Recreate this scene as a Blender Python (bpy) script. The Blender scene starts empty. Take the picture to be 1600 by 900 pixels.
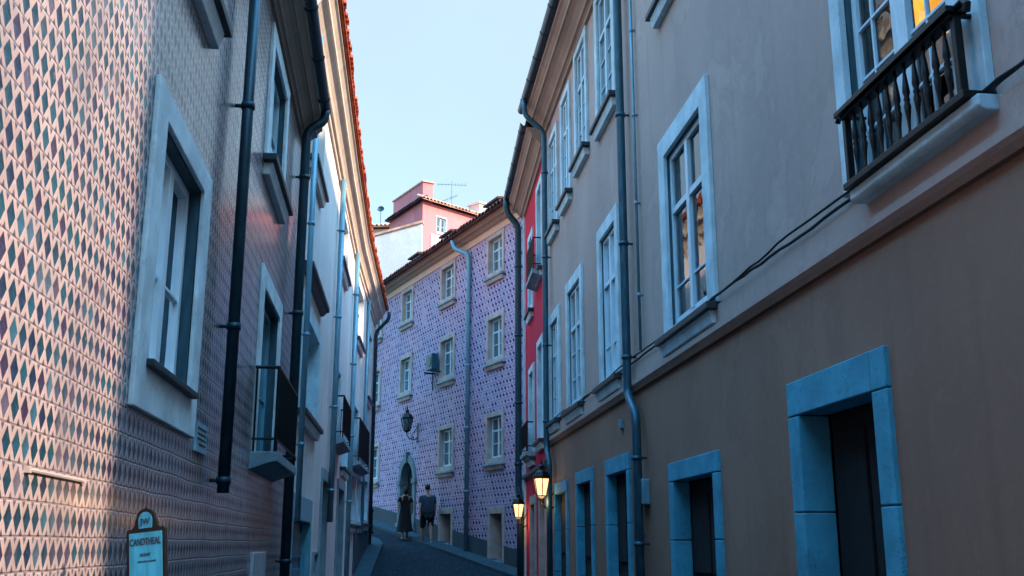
import bpy, bmesh, math, random
from mathutils import Matrix, Vector
random.seed(7)
PI = math.pi
S = bpy.context.scene
COL = S.collection

# ------------------------------------------------------------------ camera, light, exposure
ZC = 1.6
cd = bpy.data.cameras.new('camera'); cam = bpy.data.objects.new('camera', cd); COL.objects.link(cam)
cd.sensor_width = 36; cd.lens = 36.56; cd.clip_end = 3000; cd.clip_start = .05
cam.location = (0, 0, ZC); cam.rotation_euler = (PI/2 + math.atan(.246), 0, 0)
S.camera = cam
SUN_EL = math.radians(28.5)
SX, SY = .92, -.39                      # horizontal direction towards the sun
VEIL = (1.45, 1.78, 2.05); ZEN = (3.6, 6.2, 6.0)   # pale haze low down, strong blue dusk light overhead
w = bpy.data.worlds.new('World'); S.world = w; w.use_nodes = True
nt = w.node_tree; nt.nodes.clear()
sky = nt.nodes.new('ShaderNodeTexSky'); sky.sky_type = 'NISHITA'; sky.sun_disc = False
sky.sun_elevation = SUN_EL; sky.sun_rotation = math.atan2(SX, SY)
sky.air_density = 1.0; sky.dust_density = .6; sky.ozone_density = 3.0; sky.altitude = 0
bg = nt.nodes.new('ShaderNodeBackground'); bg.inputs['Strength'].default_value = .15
wo = nt.nodes.new('ShaderNodeOutputWorld')
# thin bright evening haze veiling the lower sky
tc = nt.nodes.new('ShaderNodeTexCoord'); sx_ = nt.nodes.new('ShaderNodeSeparateXYZ'); nt.links.new(tc.outputs['Generated'], sx_.inputs[0])
mr = nt.nodes.new('ShaderNodeMapRange'); mr.interpolation_type = 'SMOOTHSTEP'; nt.links.new(sx_.outputs[2], mr.inputs[0])
for i, v in zip((1, 2, 3, 4), (.50, .80, .95, .05)): mr.inputs[i].default_value = v
nz = nt.nodes.new('ShaderNodeTexNoise'); nz.inputs['Scale'].default_value = 1.6; nz.inputs['Detail'].default_value = 5; nt.links.new(tc.outputs['Generated'], nz.inputs['Vector'])
ad = nt.nodes.new('ShaderNodeMath'); ad.operation = 'MULTIPLY_ADD'; nt.links.new(nz.outputs[0], ad.inputs[0]); ad.inputs[1].default_value = .10; ad.inputs[2].default_value = -.05
a2 = nt.nodes.new('ShaderNodeMath'); a2.operation = 'ADD'; a2.use_clamp = True; nt.links.new(mr.outputs[0], a2.inputs[0]); nt.links.new(ad.outputs[0], a2.inputs[1])
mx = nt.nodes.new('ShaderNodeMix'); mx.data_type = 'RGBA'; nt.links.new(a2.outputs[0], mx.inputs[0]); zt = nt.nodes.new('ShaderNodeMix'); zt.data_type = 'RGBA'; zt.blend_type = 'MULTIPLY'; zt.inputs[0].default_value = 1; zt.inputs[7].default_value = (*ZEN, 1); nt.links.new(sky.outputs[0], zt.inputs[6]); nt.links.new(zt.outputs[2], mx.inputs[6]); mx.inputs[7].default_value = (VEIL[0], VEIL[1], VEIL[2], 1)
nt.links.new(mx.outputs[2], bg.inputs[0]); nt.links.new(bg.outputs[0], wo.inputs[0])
sl = bpy.data.lights.new('sun', 'SUN'); sl.energy = 3.1; sl.angle = math.radians(2.5); sl.color = (1, .77, .58)
so = bpy.data.objects.new('sun', sl); COL.objects.link(so)
sv = Vector((SX*math.cos(SUN_EL), SY*math.cos(SUN_EL), math.sin(SUN_EL)))
so.rotation_euler = sv.to_track_quat('Z', 'Y').to_euler()
S.view_settings.view_transform = 'Standard'; S.view_settings.look = 'None'
S.view_settings.exposure = 1.48; S.view_settings.gamma = 1
S.render.engine = 'CYCLES'
S.cycles.use_denoising = True; S.cycles.max_bounces = 8; S.cycles.diffuse_bounces = 4
S.cycles.glossy_bounces = 4; S.cycles.transparent_max_bounces = 12
S.cycles.sample_clamp_indirect = 8

# ------------------------------------------------------------------ node helpers
class N:
    def __init__(s, name, rough=.6, metal=0, spec=.5):
        s.m = bpy.data.materials.new(name); s.m.use_nodes = True
        s.t = s.m.node_tree; s.b = s.t.nodes['Principled BSDF']
        s.b.inputs['Roughness'].default_value = rough; s.b.inputs['Metallic'].default_value = metal
        s.b.inputs['Specular IOR Level'].default_value = spec
        s._c = None
    def L(s, a, b): s.t.links.new(a, b)
    def put(s, v, sock):
        if isinstance(v, (int, float)): sock.default_value = v
        elif isinstance(v, tuple): sock.default_value = (*v, 1) if len(v) == 3 and sock.type == 'RGBA' else v
        else: s.L(v, sock)
    def co(s):
        if s._c is None: s._c = s.t.nodes.new('ShaderNodeTexCoord').outputs['Object']
        return s._c
    def xyz(s, v=None):
        n = s.t.nodes.new('ShaderNodeSeparateXYZ'); s.L(v or s.co(), n.inputs[0]); return n.outputs
    def M(s, op, a, b=0, c=0):
        n = s.t.nodes.new('ShaderNodeMath'); n.operation = op
        s.put(a, n.inputs[0]); s.put(b, n.inputs[1]); s.put(c, n.inputs[2]); return n.outputs[0]
    def comb(s, x=0, y=0, z=0):
        n = s.t.nodes.new('ShaderNodeCombineXYZ')
        for v, i in zip((x, y, z), n.inputs): s.put(v, i)
        return n.outputs[0]
    def map(s, scale=(1, 1, 1), v=None):
        n = s.t.nodes.new('ShaderNodeMapping'); s.L(v or s.co(), n.inputs[0]); n.inputs['Scale'].default_value = scale; return n.outputs[0]
    def noise(s, scale, detail=4, vec=None, rough=.55, dist=0):
        n = s.t.nodes.new('ShaderNodeTexNoise'); s.L(vec or s.co(), n.inputs['Vector'])
        n.inputs['Scale'].default_value = scale; n.inputs['Detail'].default_value = detail
        n.inputs['Roughness'].default_value = rough; n.inputs['Distortion'].default_value = dist
        return n.outputs['Fac']
    def vor(s, scale, vec=None, feature='F1'):
        n = s.t.nodes.new('ShaderNodeTexVoronoi'); n.feature = feature; s.L(vec or s.co(), n.inputs['Vector'])
        n.inputs['Scale'].default_value = scale; return n.outputs
    def white(s, vec):
        n = s.t.nodes.new('ShaderNodeTexWhiteNoise'); s.L(vec, n.inputs['Vector']); return n.outputs
    def ramp(s, f, stops, const=False):
        n = s.t.nodes.new('ShaderNodeValToRGB'); s.L(f, n.inputs[0]); e = n.color_ramp.elements
        if const: n.color_ramp.interpolation = 'CONSTANT'
        while len(e) < len(stops): e.new(.5)
        for k, (p, c) in zip(e, stops):
            k.position = p; k.color = (*c, 1) if isinstance(c, tuple) else (c, c, c, 1)
        return n.outputs[0]
    def mix(s, f, a, b, mode='MIX'):
        n = s.t.nodes.new('ShaderNodeMix'); n.data_type = 'RGBA'; n.blend_type = mode
        s.put(f, n.inputs[0]); s.put(a, n.inputs[6]); s.put(b, n.inputs[7]); return n.outputs[2]
    def ss(s, v, a, b):
        n = s.t.nodes.new('ShaderNodeMapRange'); n.interpolation_type = 'SMOOTHSTEP'
        s.put(v, n.inputs[0]); s.put(a, n.inputs[1]); s.put(b, n.inputs[2]); return n.outputs[0]
    def bump(s, h, strength=.3, dist=.01):
        n = s.t.nodes.new('ShaderNodeBump'); s.L(h, n.inputs['Height']); n.inputs['Strength'].default_value = strength
        n.inputs['Distance'].default_value = dist; s.L(n.outputs[0], s.b.inputs['Normal'])
    def color(s, c): s.put(c, s.b.inputs['Base Color'])
    def done(s): return s.m

def scl(c, k): return tuple(min(1, x*k) for x in c)

def stucco(name, c, dirt=.75, rough=.85, fine=220):
    n = N(name, rough, spec=.25)
    a = n.noise(.55, 5, n.map((1, 1, .6))); st = n.noise(2.2, 5, n.map((2.2, 1, .12)))
    f = n.noise(9, 6)
    k = n.mix(n.ss(a, .35, .7), scl(c, dirt), c)
    k = n.mix(n.M('MULTIPLY', n.ss(st, .52, .75), .32), k, scl(c, .55))
    pt = n.noise(.8, 7, n.map((1, 1, .8)), .62, .5); k = n.mix(n.M('MULTIPLY', n.M('SUBTRACT', 1, n.ss(n.M('ABSOLUTE', n.M('SUBTRACT', pt, .56)), .0, .03)), .13), k, scl(c, .5))
    k = n.mix(n.M('MULTIPLY', n.ss(pt, .57, .60), .16), k, scl(c, 1.3))
    cr = n.noise(1.1, 8, None, .75, .8); cl = n.M('MULTIPLY', n.M('SUBTRACT', 1, n.ss(n.M('ABSOLUTE', n.M('SUBTRACT', cr, .5)), .0, .0035)), n.ss(n.noise(.6, 2), .54, .62)); k = n.mix(n.M('MULTIPLY', cl, .6), k, scl(c, .3))
    k = n.mix(n.M('MULTIPLY', n.ss(f, .5, .72), .18), k, scl(c, 1.25))
    n.color(k)
    n.bump(n.M('ADD', n.noise(fine, 3), n.M('MULTIPLY', n.noise(14, 3), 1.6)), .25, .006)
    return n.done()

def stone(name, c, rough=.7, crack=True):
    n = N(name, rough, spec=.3)
    a = n.noise(3, 6); b = n.noise(22, 6)
    k = n.mix(n.ss(a, .3, .7), scl(c, .7), c)
    k = n.mix(n.M('MULTIPLY', n.ss(b, .55, .7), .35), k, scl(c, .5))
    h = n.M('ADD', n.noise(70, 4), n.M('MULTIPLY', b, .6))
    if crack:
        v = n.noise(1.7, 7, None, .7, .6)
        line = n.M('SUBTRACT', 1, n.ss(n.M('ABSOLUTE', n.M('SUBTRACT', v, .5)), .0, .006))
        line = n.M('MULTIPLY', line, n.ss(n.noise(1.3, 2), .42, .52))
        k = n.mix(n.M('MULTIPLY', line, .7), k, scl(c, .2))
    n.color(k); n.bump(h, .3, .006)
    return n.done()

def paint(name, c, rough=.45, metal=0, wear=.6, streak=(6, 6, 1)):
    n = N(name, rough, metal, .4)
    a = n.noise(4, 5, n.map(streak)); k = n.mix(n.ss(a, .35, .7), scl(c, wear), c)
    n.color(k); n.bump(n.noise(60, 3), .12, .004)
    return n.done()

def tile_near():
    n = N('harlequin_azulejo', .28, spec=.55)
    o = n.xyz(); u = n.M('ADD', o[0], n.M('MULTIPLY', n.M('SUBTRACT', n.noise(1.4, 2), .5), .02))
    z = n.M('ADD', o[2], n.M('MULTIPLY', n.M('SUBTRACT', n.noise(1.1, 2), .5), .03))
    cv = n.M('DIVIDE', z, .125); rv = n.M('FLOOR', cv)
    cu = n.M('ADD', n.M('DIVIDE', u, .098), n.M('MULTIPLY', n.M('FLOORED_MODULO', rv, 2), .5)); ru = n.M('FLOOR', cu)
    au = n.M('ABSOLUTE', n.M('SUBTRACT', n.M('FRACT', cu), .5)); av = n.M('ABSOLUTE', n.M('SUBTRACT', n.M('FRACT', cv), .5))
    wob = n.M('MULTIPLY', n.M('SUBTRACT', n.noise(26, 3), .5), .22)
    d = n.M('ADD', n.M('ADD', n.M('DIVIDE', au, .43), n.M('DIVIDE', av, .45)), wob)
    dia = n.M('SUBTRACT', 1, n.ss(d, .93, 1.06))
    e = n.M('ADD', n.M('DIVIDE', n.M('SUBTRACT', .5, au), .19), n.M('DIVIDE', n.M('SUBTRACT', .5, av), .24))
    tri = n.M('SUBTRACT', 1, n.ss(n.M('ADD', e, wob), .85, 1.1))
    # thin drawn arcs curling round each lozenge
    arc = n.M('SUBTRACT', 1, n.ss(n.M('ABSOLUTE', n.M('SUBTRACT', d, 1.42)), .0, .07))
    gr = n.ss(av, .462, .485)
    cell = n.comb(ru, rv, 0); wn = n.white(cell)
    dark = n.ramp(wn[0], [(0, (.008, .040, .065)), (.34, (.010, .020, .05)), (.60, (.012, .07, .10)), (.78, (.04, .022, .055)), (.90, (.03, .11, .16)), (.96, (.10, .08, .12))], True)
    mo = n.noise(38, 5)
    dark = n.mix(n.M('MULTIPLY', n.ss(mo, .5, .75), .4), dark, (.07, .13, .18))
    lt = n.mix(n.ss(n.noise(2.2, 4), .3, .7), (.42, .31, .285), (.54, .40, .365))
    lt = n.mix(n.M('MULTIPLY', n.ss(n.noise(30, 4), .5, .7), .4), lt, (.50, .36, .33))
    k = n.mix(n.M('MULTIPLY', arc, .38), lt, (.25, .17, .17))
    k = n.mix(n.M('MULTIPLY', tri, .9), k, (.03, .04, .07))
    k = n.mix(dia, k, dark)
    k = n.mix(n.M('MULTIPLY', gr, .6), k, (.26, .19, .19))
    k = n.mix(n.M('MULTIPLY', n.ss(au, .485, .495), .45), k, (.24, .18, .19))
    ch = n.M('MULTIPLY', n.ss(n.noise(17, 5), .66, .69), n.ss(n.noise(2.1, 2), .45, .6)); k = n.mix(ch, k, (.55, .45, .40))
    k = n.mix(n.M('MULTIPLY', n.ss(n.noise(.9, 6, n.map((1.6, 1, .35))), .52, .68), .35), k, (.16, .14, .16))
    n.color(k)
    h = n.M('ADD', n.M('MULTIPLY', n.ss(d, .2, 1.3), .9), n.M('MULTIPLY', n.M('SUBTRACT', 1, n.ss(av, .44, .49)), .8))
    h = n.M('ADD', h, n.M('MULTIPLY', n.noise(20, 3), .7))
    tl = n.white(n.comb(n.M('FLOOR', n.M('DIVIDE', u, .138)), rv, 3)); tx = n.xyz(tl[1])
    h = n.M('ADD', h, n.M('MULTIPLY', n.M('SUBTRACT', tx[0], .5), n.M('MULTIPLY', n.M('FRACT', n.M('DIVIDE', u, .138)), 1.6)))
    h = n.M('ADD', h, n.M('MULTIPLY', n.M('SUBTRACT', tx[1], .5), n.M('MULTIPLY', n.M('FRACT', cv), 1.6)))
    n.bump(h, .7, .007)
    k = n.mix(n.M('MULTIPLY', n.M('SUBTRACT', 1, n.ss(tx[2], .0, .12)), .35), k, (.22, .20, .22)); n.color(k)
    n.L(n.ramp(n.noise(8, 4), [(.3, .3), (.7, .5)]), n.b.inputs['Roughness']); n.b.inputs['Coat Weight'].default_value = .45; n.b.inputs['Coat Roughness'].default_value = .14; n.b.inputs['Coat IOR'].default_value = 1.5
    return n.done()

def tile_far():
    n = N('lilac_scroll_azulejo', .4, spec=.5)
    o = n.xyz(); u, z = o[0], n.M('ADD', o[2], n.M('MULTIPLY', n.M('SUBTRACT', n.noise(.6, 2), .5), .05))
    cv = n.M('DIVIDE', z, .195); rv = n.M('FLOOR', cv)
    cu = n.M('ADD', n.M('DIVIDE', u, .23), n.M('MULTIPLY', n.M('FLOORED_MODULO', rv, 2), .5)); ru = n.M('FLOOR', cu)
    fv = n.M('FRACT', cv); fu = n.M('SUBTRACT', n.M('FRACT', cu), .5)
    wn = n.white(n.comb(ru, rv, 0)); wx = n.xyz(wn[1])
    wob = n.M('MULTIPLY', n.M('SUBTRACT', n.noise(15, 3), .5), .35)
    # a leaning leaf on every tile over a dark course line
    lean = n.M('ADD', fu, n.M('MULTIPLY', n.M('SUBTRACT', fv, .5), -.45))
    leaf = n.M('SUBTRACT', 1, n.ss(n.M('ADD', n.M('ADD', n.M('DIVIDE', n.M('ABSOLUTE', lean), .37), n.M('DIVIDE', n.M('ABSOLUTE', n.M('SUBTRACT', fv, .42)), .42)), wob), .75, 1.05))
    leaf = n.M('MULTIPLY', leaf, n.M('ADD', .45, n.M('MULTIPLY', n.ss(wx[0], .05, .5), .55)))
    line = n.M('SUBTRACT', 1, n.ss(n.M('ABSOLUTE', n.M('SUBTRACT', fv, .93)), .03, .09)); line = n.M('MULTIPLY', line, n.M('ADD', .35, n.M('MULTIPLY', n.ss(n.noise(5, 2), .4, .6), .5)))
    dot = n.M('SUBTRACT', 1, n.ss(n.M('ADD', n.M('MULTIPLY', n.M('SUBTRACT', .5, n.M('ABSOLUTE', fu)), 2.2), n.M('ABSOLUTE', n.M('SUBTRACT', fv, .7))), .14, .24))
    dk = n.M('MAXIMUM', leaf, n.M('MAXIMUM', line, n.M('MULTIPLY', dot, .6)))
    base = n.mix(n.ss(n.noise(.35, 4), .35, .65), (.58, .37, .47), (.44, .37, .51))
    base = n.mix(n.M('MULTIPLY', n.ss(n.noise(1.6, 5), .5, .75), .3), base, (.34, .21, .30))
    base = n.mix(n.M('MULTIPLY', wx[1], .22), base, (.30, .24, .42))
    n.color(n.mix(dk, base, (.010, .012, .07))); n.bump(n.noise(12, 3), .15, .01)
    n.L(n.ramp(wn[0], [(0, .55), (1, .75)]), n.b.inputs['Roughness']); n.b.inputs['Specular IOR Level'].default_value = .2
    return n.done()

def roof_mat(name, c1, c2):
    n = N(name, .8, spec=.2)
    k = n.mix(n.ss(n.noise(5, 5), .35, .65), c1, c2)
    k = n.mix(n.M('MULTIPLY', n.ss(n.noise(1.3, 4), .5, .7), .5), k, scl(c1, .4))
    n.color(k); n.bump(n.noise(25, 4), .4, .01)
    return n.done()

def glass_thin():
    n = N('window_glass'); t = n.t
    tr = t.nodes.new('ShaderNodeBsdfTransparent'); tr.inputs[0].default_value = (.72, .80, .82, 1)
    gl = t.nodes.new('ShaderNodeBsdfGlossy'); gl.inputs['Roughness'].default_value = .015; gl.inputs[0].default_value = (.92, .96, 1, 1)
    fr = t.nodes.new('ShaderNodeFresnel'); fr.inputs[0].default_value = 1.5
    bp = t.nodes.new('ShaderNodeBump'); bp.inputs['Strength'].default_value = .06; bp.inputs['Distance'].default_value = .02
    n.L(n.noise(3.5, 2), bp.inputs['Height']); n.L(bp.outputs[0], gl.inputs['Normal'])
    mx = t.nodes.new('ShaderNodeMixShader'); n.L(fr.outputs[0], mx.inputs[0]); n.L(tr.outputs[0], mx.inputs[1]); n.L(gl.outputs[0], mx.inputs[2])
    n.L(mx.outputs[0], t.nodes['Material Output'].inputs[0]); return n.m

def glass_dark():
    n = N('curtained_glass', .04, spec=.9)
    v = n.noise(2.5, 3, n.map((9, 1, .35)))
    k = n.mix(n.ss(v, .45, .62), (.012, .035, .045), (.10, .19, .23))
    n.color(k); n.b.inputs['Coat Weight'].default_value = 1; n.b.inputs['Coat Roughness'].default_value = .02
    n.b.inputs['Roughness'].default_value = .25
    return n.done()

def cobble():
    n = N('cobblestones', .8, spec=.12)
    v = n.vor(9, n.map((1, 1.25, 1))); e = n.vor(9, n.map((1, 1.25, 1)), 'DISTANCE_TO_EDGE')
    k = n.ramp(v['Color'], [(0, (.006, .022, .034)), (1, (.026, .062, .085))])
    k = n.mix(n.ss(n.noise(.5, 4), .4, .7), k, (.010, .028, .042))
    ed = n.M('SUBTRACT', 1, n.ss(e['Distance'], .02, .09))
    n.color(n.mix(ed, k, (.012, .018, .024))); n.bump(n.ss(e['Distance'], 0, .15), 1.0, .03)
    return n.done()

def paver():
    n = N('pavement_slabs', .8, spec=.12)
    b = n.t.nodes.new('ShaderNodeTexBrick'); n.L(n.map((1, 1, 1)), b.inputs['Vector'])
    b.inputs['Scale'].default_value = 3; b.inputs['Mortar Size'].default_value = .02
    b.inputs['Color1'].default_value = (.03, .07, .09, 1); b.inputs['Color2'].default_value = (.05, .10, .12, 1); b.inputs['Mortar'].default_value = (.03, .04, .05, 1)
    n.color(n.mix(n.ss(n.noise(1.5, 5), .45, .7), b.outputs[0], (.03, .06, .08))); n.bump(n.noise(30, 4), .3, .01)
    return n.done()

def emit(name, c, s, grad=False):
    n = N(name); n.color((.8, .6, .3)); n.b.inputs['Emission Strength'].default_value = s
    if grad:
        k = n.noise(6, 2); n.L(n.mix(n.ss(k, .3, .7), c, scl(c, .6)), n.b.inputs['Emission Color'])
    else: n.b.inputs['Emission Color'].default_value = (*c, 1)
    return n.m

MT = dict(
    tn=tile_near(), tf=tile_far(),
    taupe=stucco('taupe_render', (.46, .35, .31), .85), taupe_low=stucco('brown_render', (.30, .178, .128), .8),
    cream=stucco('cream_render', (.74, .66, .62), .85), red=stucco('crimson_render', (.62, .012, .05), .85),
    pink=stucco('pink_render', (.80, .25, .25), .85), pinkw=stucco('pale_pink_render', (.80, .66, .60), .9),
    white=stucco('white_limewash', (.72, .74, .74), .72), creamfar=stucco('ivory_render', (.80, .66, .52), .9),
    portalstone=stone('grey_portal_stone', (.16, .24, .27), .75), trimw=stone('white_stone_surround', (.86, .90, .90), .6, False), trim=stone('painted_stone_surround', (.56, .74, .80), .6, False), trimblue=stone('blue_painted_stone', (.07, .36, .50), .8),
    trimbeige=stone('beige_stone_surround', (.50, .40, .36), .7, False), cornice=stucco('moulded_plaster', (.74, .60, .48), .85),
    corniceb=stucco('brown_moulding', (.36, .27, .21), .8), peach=stucco('peach_band', (.75, .48, .36), .85),
    sashw=paint('bright_sash_paint', (.85, .90, .92), .4, 0, .9), sash=paint('white_sash_paint', (.55, .74, .82), .4, 0, .85), sashd=paint('blue_sash_paint', (.16, .42, .52), .4, 0, .8),
    reveal=paint('teal_reveal_shade', (.035, .10, .13), .5), sill=paint('dark_sill', (.03, .045, .055), .5),  # dark teal reveal colour also carries the shadow gap round the sashes
    pipe=paint('blue_zinc', (.035, .12, .17), .38, .3, .6), pipel=paint('pale_blue_zinc', (.17, .35, .44), .4, .2, .75),
    piped=paint('dark_zinc', (.018, .06, .085), .4, .3, .6), iron=paint('black_iron', (.006, .008, .010), .45, .3),
    slab=stone('balcony_slab', (.26, .36, .40), .7), plinth=stucco('slate_plinth', (.06, .085, .10)),
    tilered=roof_mat('terracotta', (.50, .085, .035), (.62, .16, .07)), tiledark=roof_mat('weathered_terracotta', (.07, .035, .035), (.13, .055, .045)),
    tilepale=roof_mat('sunbleached_terracotta', (.62, .30, .20), (.70, .42, .30)),
    glass=glass_thin(), glassd=glass_dark(), dark=paint('unlit_room', (.012, .014, .016), .9), door=paint('dark_door', (.007, .010, .013), .9),
    doorblue=paint('teal_door', (.05, .22, .29), .5), curtain=paint('curtain', (.45, .52, .52), .9, 0, .5, (16, 4, .3)), curtaint=paint('teal_curtain', (.06, .24, .25), .9, 0, .4, (16, 4, .3)),
    orangewall=stucco('ochre_room_wall', (.75, .42, .14)), wood=paint('brown_wood', (.12, .05, .03), .5), road=cobble(), pave=paver(), white_metal=paint('white_metal', (.6, .66, .68), .4),
    glow=emit('lamp_glass', (1, .60, .26), .95, True), lampshade=emit('lit_lampshade', (1, .36, .03), .85, True), cable=paint('black_rubber', (.008, .010, .012), .6),
    skin=paint('skin', (.45, .25, .17), .6), shirt=paint('navy_cotton', (.035, .06, .09), .9), shorts=paint('black_cotton', (.012, .014, .02), .9),
    dress=paint('black_dress', (.008, .008, .010), .9), hair=paint('dark_hair', (.015, .01, .008), .7), sole=paint('pale_shoes', (.35, .33, .30), .7),
    signblue=paint('sign_enamel', (.03, .33, .56), .35), ink=paint('sign_ink', (.015, .03, .05), .6), plaque=paint('plaque_enamel', (.30, .52, .60), .4),
)

# ------------------------------------------------------------------ mesh helpers
class MB:
    def __init__(s): s.v = []; s.f = []
    def add(s, v, f):
        k = len(s.v); s.v += [tuple(p) for p in v]; s.f += [tuple(i + k for i in q) for q in f]; return s
    def box(s, x0, x1, y0, y1, z0, z1):
        return s.add([(x0,y0,z0),(x1,y0,z0),(x1,y1,z0),(x0,y1,z0),(x0,y0,z1),(x1,y0,z1),(x1,y1,z1),(x0,y1,z1)],
                     [(0,3,2,1),(4,5,6,7),(0,1,5,4),(1,2,6,5),(2,3,7,6),(3,0,4,7)])
    def quad(s, *p): return s.add(p, [tuple(range(len(p)))])
    def prof(s, pts, x0, x1):          # profile (y,z) extruded along x
        n = len(pts)
        return s.add([(x0, y, z) for y, z in pts] + [(x1, y, z) for y, z in pts],
                     [(i, (i+1) % n, n+(i+1) % n, n+i) for i in range(n)] + [tuple(range(n))[::-1], tuple(range(n, 2*n))])
    def poly(s, pts, y0, y1):          # outline (x,z) extruded along y
        n = len(pts)
        return s.add([(x, y0, z) for x, z in pts] + [(x, y1, z) for x, z in pts],
                     [(i, (i+1) % n, n+(i+1) % n, n+i) for i in range(n)] + [tuple(range(n))[::-1], tuple(range(n, 2*n))])
    def tube(s, pts, r, n=10, r1=None, cap=True):
        pts = [Vector(p) for p in pts]; rings = []; k0 = len(s.v)
        up = None
        for i, p in enumerate(pts):
            d = (pts[min(i+1, len(pts)-1)] - pts[max(i-1, 0)]).normalized()
            if up is None: up = Vector((0, 0, 1)) if abs(d.z) < .9 else Vector((1, 0, 0))
            a = d.cross(up).normalized(); b = a.cross(d).normalized(); up = b
            rr = r if r1 is None else r + (r1-r)*i/(len(pts)-1)
            if isinstance(r, (list, tuple)): rr = r[i]
            for j in range(n):
                t = 2*PI*j/n; s.v.append(tuple(p + a*math.cos(t)*rr + b*math.sin(t)*rr))
        for i in range(len(pts)-1):
            for j in range(n):
                s.f.append((k0+i*n+j, k0+i*n+(j+1) % n, k0+(i+1)*n+(j+1) % n, k0+(i+1)*n+j))
        if cap: s.f.append(tuple(k0+j for j in range(n))[::-1]); s.f.append(tuple(k0+(len(pts)-1)*n+j for j in range(n)))
        return s
    def lathe(s, c, prof, n=10, sq=0):      # prof (r,z) about a vertical axis at c
        k0 = len(s.v)
        for r, z in prof:
            for j in range(n):
                t = 2*PI*j/n + sq; s.v.append((c[0]+r*math.cos(t), c[1]+r*math.sin(t), c[2]+z))
        for i in range(len(prof)-1):
            for j in range(n): s.f.append((k0+i*n+j, k0+i*n+(j+1) % n, k0+(i+1)*n+(j+1) % n, k0+(i+1)*n+j))
        s.f.append(tuple(k0+j for j in range(n))[::-1]); s.f.append(tuple(k0+(len(prof)-1)*n+j for j in range(n)))
        return s
    def ball(s, c, r, n=12, sx=1, sy=1, sz=1):
        pr = [(max(.001, math.sin(PI*i/8)), -math.cos(PI*i/8)) for i in range(9)]; k = len(s.v)
        s.lathe((0, 0, 0), pr, n)
        for i in range(k, len(s.v)):
            x, y, z = s.v[i]; s.v[i] = (c[0]+x*r*sx, c[1]+y*r*sy, c[2]+z*r*sz)
        return s
W = {}
def wm(o): return W.get(o.name, Matrix())
def build(mb, name, mat, parent=None, F=None, smooth=False, bevel=0, label=None):
    me = bpy.data.meshes.new(name); me.from_pydata(mb.v, [], mb.f)
    bm = bmesh.new(); bm.from_mesh(me); bmesh.ops.recalc_face_normals(bm, faces=bm.faces)
    if smooth:
        for f in bm.faces: f.smooth = len(f.verts) == 4
    bm.to_mesh(me); bm.free()
    me.materials.append(MT[mat] if isinstance(mat, str) else mat)
    o = bpy.data.objects.new(name, me); COL.objects.link(o)
    F = F if F is not None else (wm(parent) if parent else Matrix())
    if parent: o.parent = parent; o.matrix_basis = wm(parent).inverted() @ F
    else: o.matrix_basis = F
    W[o.name] = F.copy()
    if bevel:
        b = o.modifiers.new('bevel', 'BEVEL'); b.width = bevel; b.segments = 2; b.limit_method = 'ANGLE'
    if label: o['label'] = label
    return o
def tag(o, label, cat, group=None, kind=None):
    o['label'] = label; o['category'] = cat
    if group: o['group'] = group
    if kind: o['kind'] = kind
    return o
def thing(name, F, label, cat, group=None):
    o = bpy.data.objects.new(name, None); COL.objects.link(o); o.matrix_basis = F; W[o.name] = F.copy()
    o.empty_display_size = .3
    return tag(o, label, cat, group)
def frame(o, d):                         # local x along the facade, y out into the street, z up
    d = Vector((d[0], d[1], 0)).normalized(); n = Vector((-d.y, d.x, 0))
    return Matrix(((d.x, n.x, 0, o[0]), (d.y, n.y, 0, o[1]), (0, 0, 1, 0), (0, 0, 0, 1)))
def uY(F, Y): return (Y - F[1][3]) / F[1][0]           # distance along a facade from a depth down the street

def sp(x): return x if x > 20 else math.log1p(math.exp(x*1.2))/1.2
def g(Y): return .015*max(Y, -12) + .125*(sp(Y-27) - sp(Y-42.5))

# ------------------------------------------------------------------ ground
def sheet(name, xs, ys, zf, mat, kind='structure'):
    mb = MB(); nx = len(xs)
    for y in ys:
        for x in xs: mb.v.append((x, y, zf(x, y)))
    for j in range(len(ys)-1):
        for i in range(nx-1): mb.f.append((j*nx+i, j*nx+i+1, (j+1)*nx+i+1, (j+1)*nx+i))
    o = build(mb, name, mat, smooth=True); o['kind'] = kind; return o
ys = [-900, -200, -60, -20] + [i*.5-12 for i in range(130)] + [60, 90, 200, 900]
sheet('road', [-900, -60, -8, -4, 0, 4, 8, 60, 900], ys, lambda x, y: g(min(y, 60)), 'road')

# facade frames ----------------------------------------------------
def l1x(Y): return -(1.3 + .116*Y)/.993
def rx(Y): return (3.0 - .11*Y)/.994
YE = 13.4
FL1 = frame((l1x(YE), YE), (.116, -.993))
L2P = [(-2.89, YE), (-3.62, 20.8), (-4.13, 26.4), (-4.72, 35)]
FL2 = [frame(L2P[i+1], (L2P[i][0]-L2P[i+1][0], L2P[i][1]-L2P[i+1][1])) for i in range(3)]
FR = frame((rx(3.6), 3.6), (-.11, .994))
U_R = (20.8-3.6)/.9939
FRD = frame((rx(20.8), 20.8), (-.080, .9968))
FP = frame((-3.78+.432*9.2, 38.4-.902*9.2), (-.432, .902))

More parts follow.
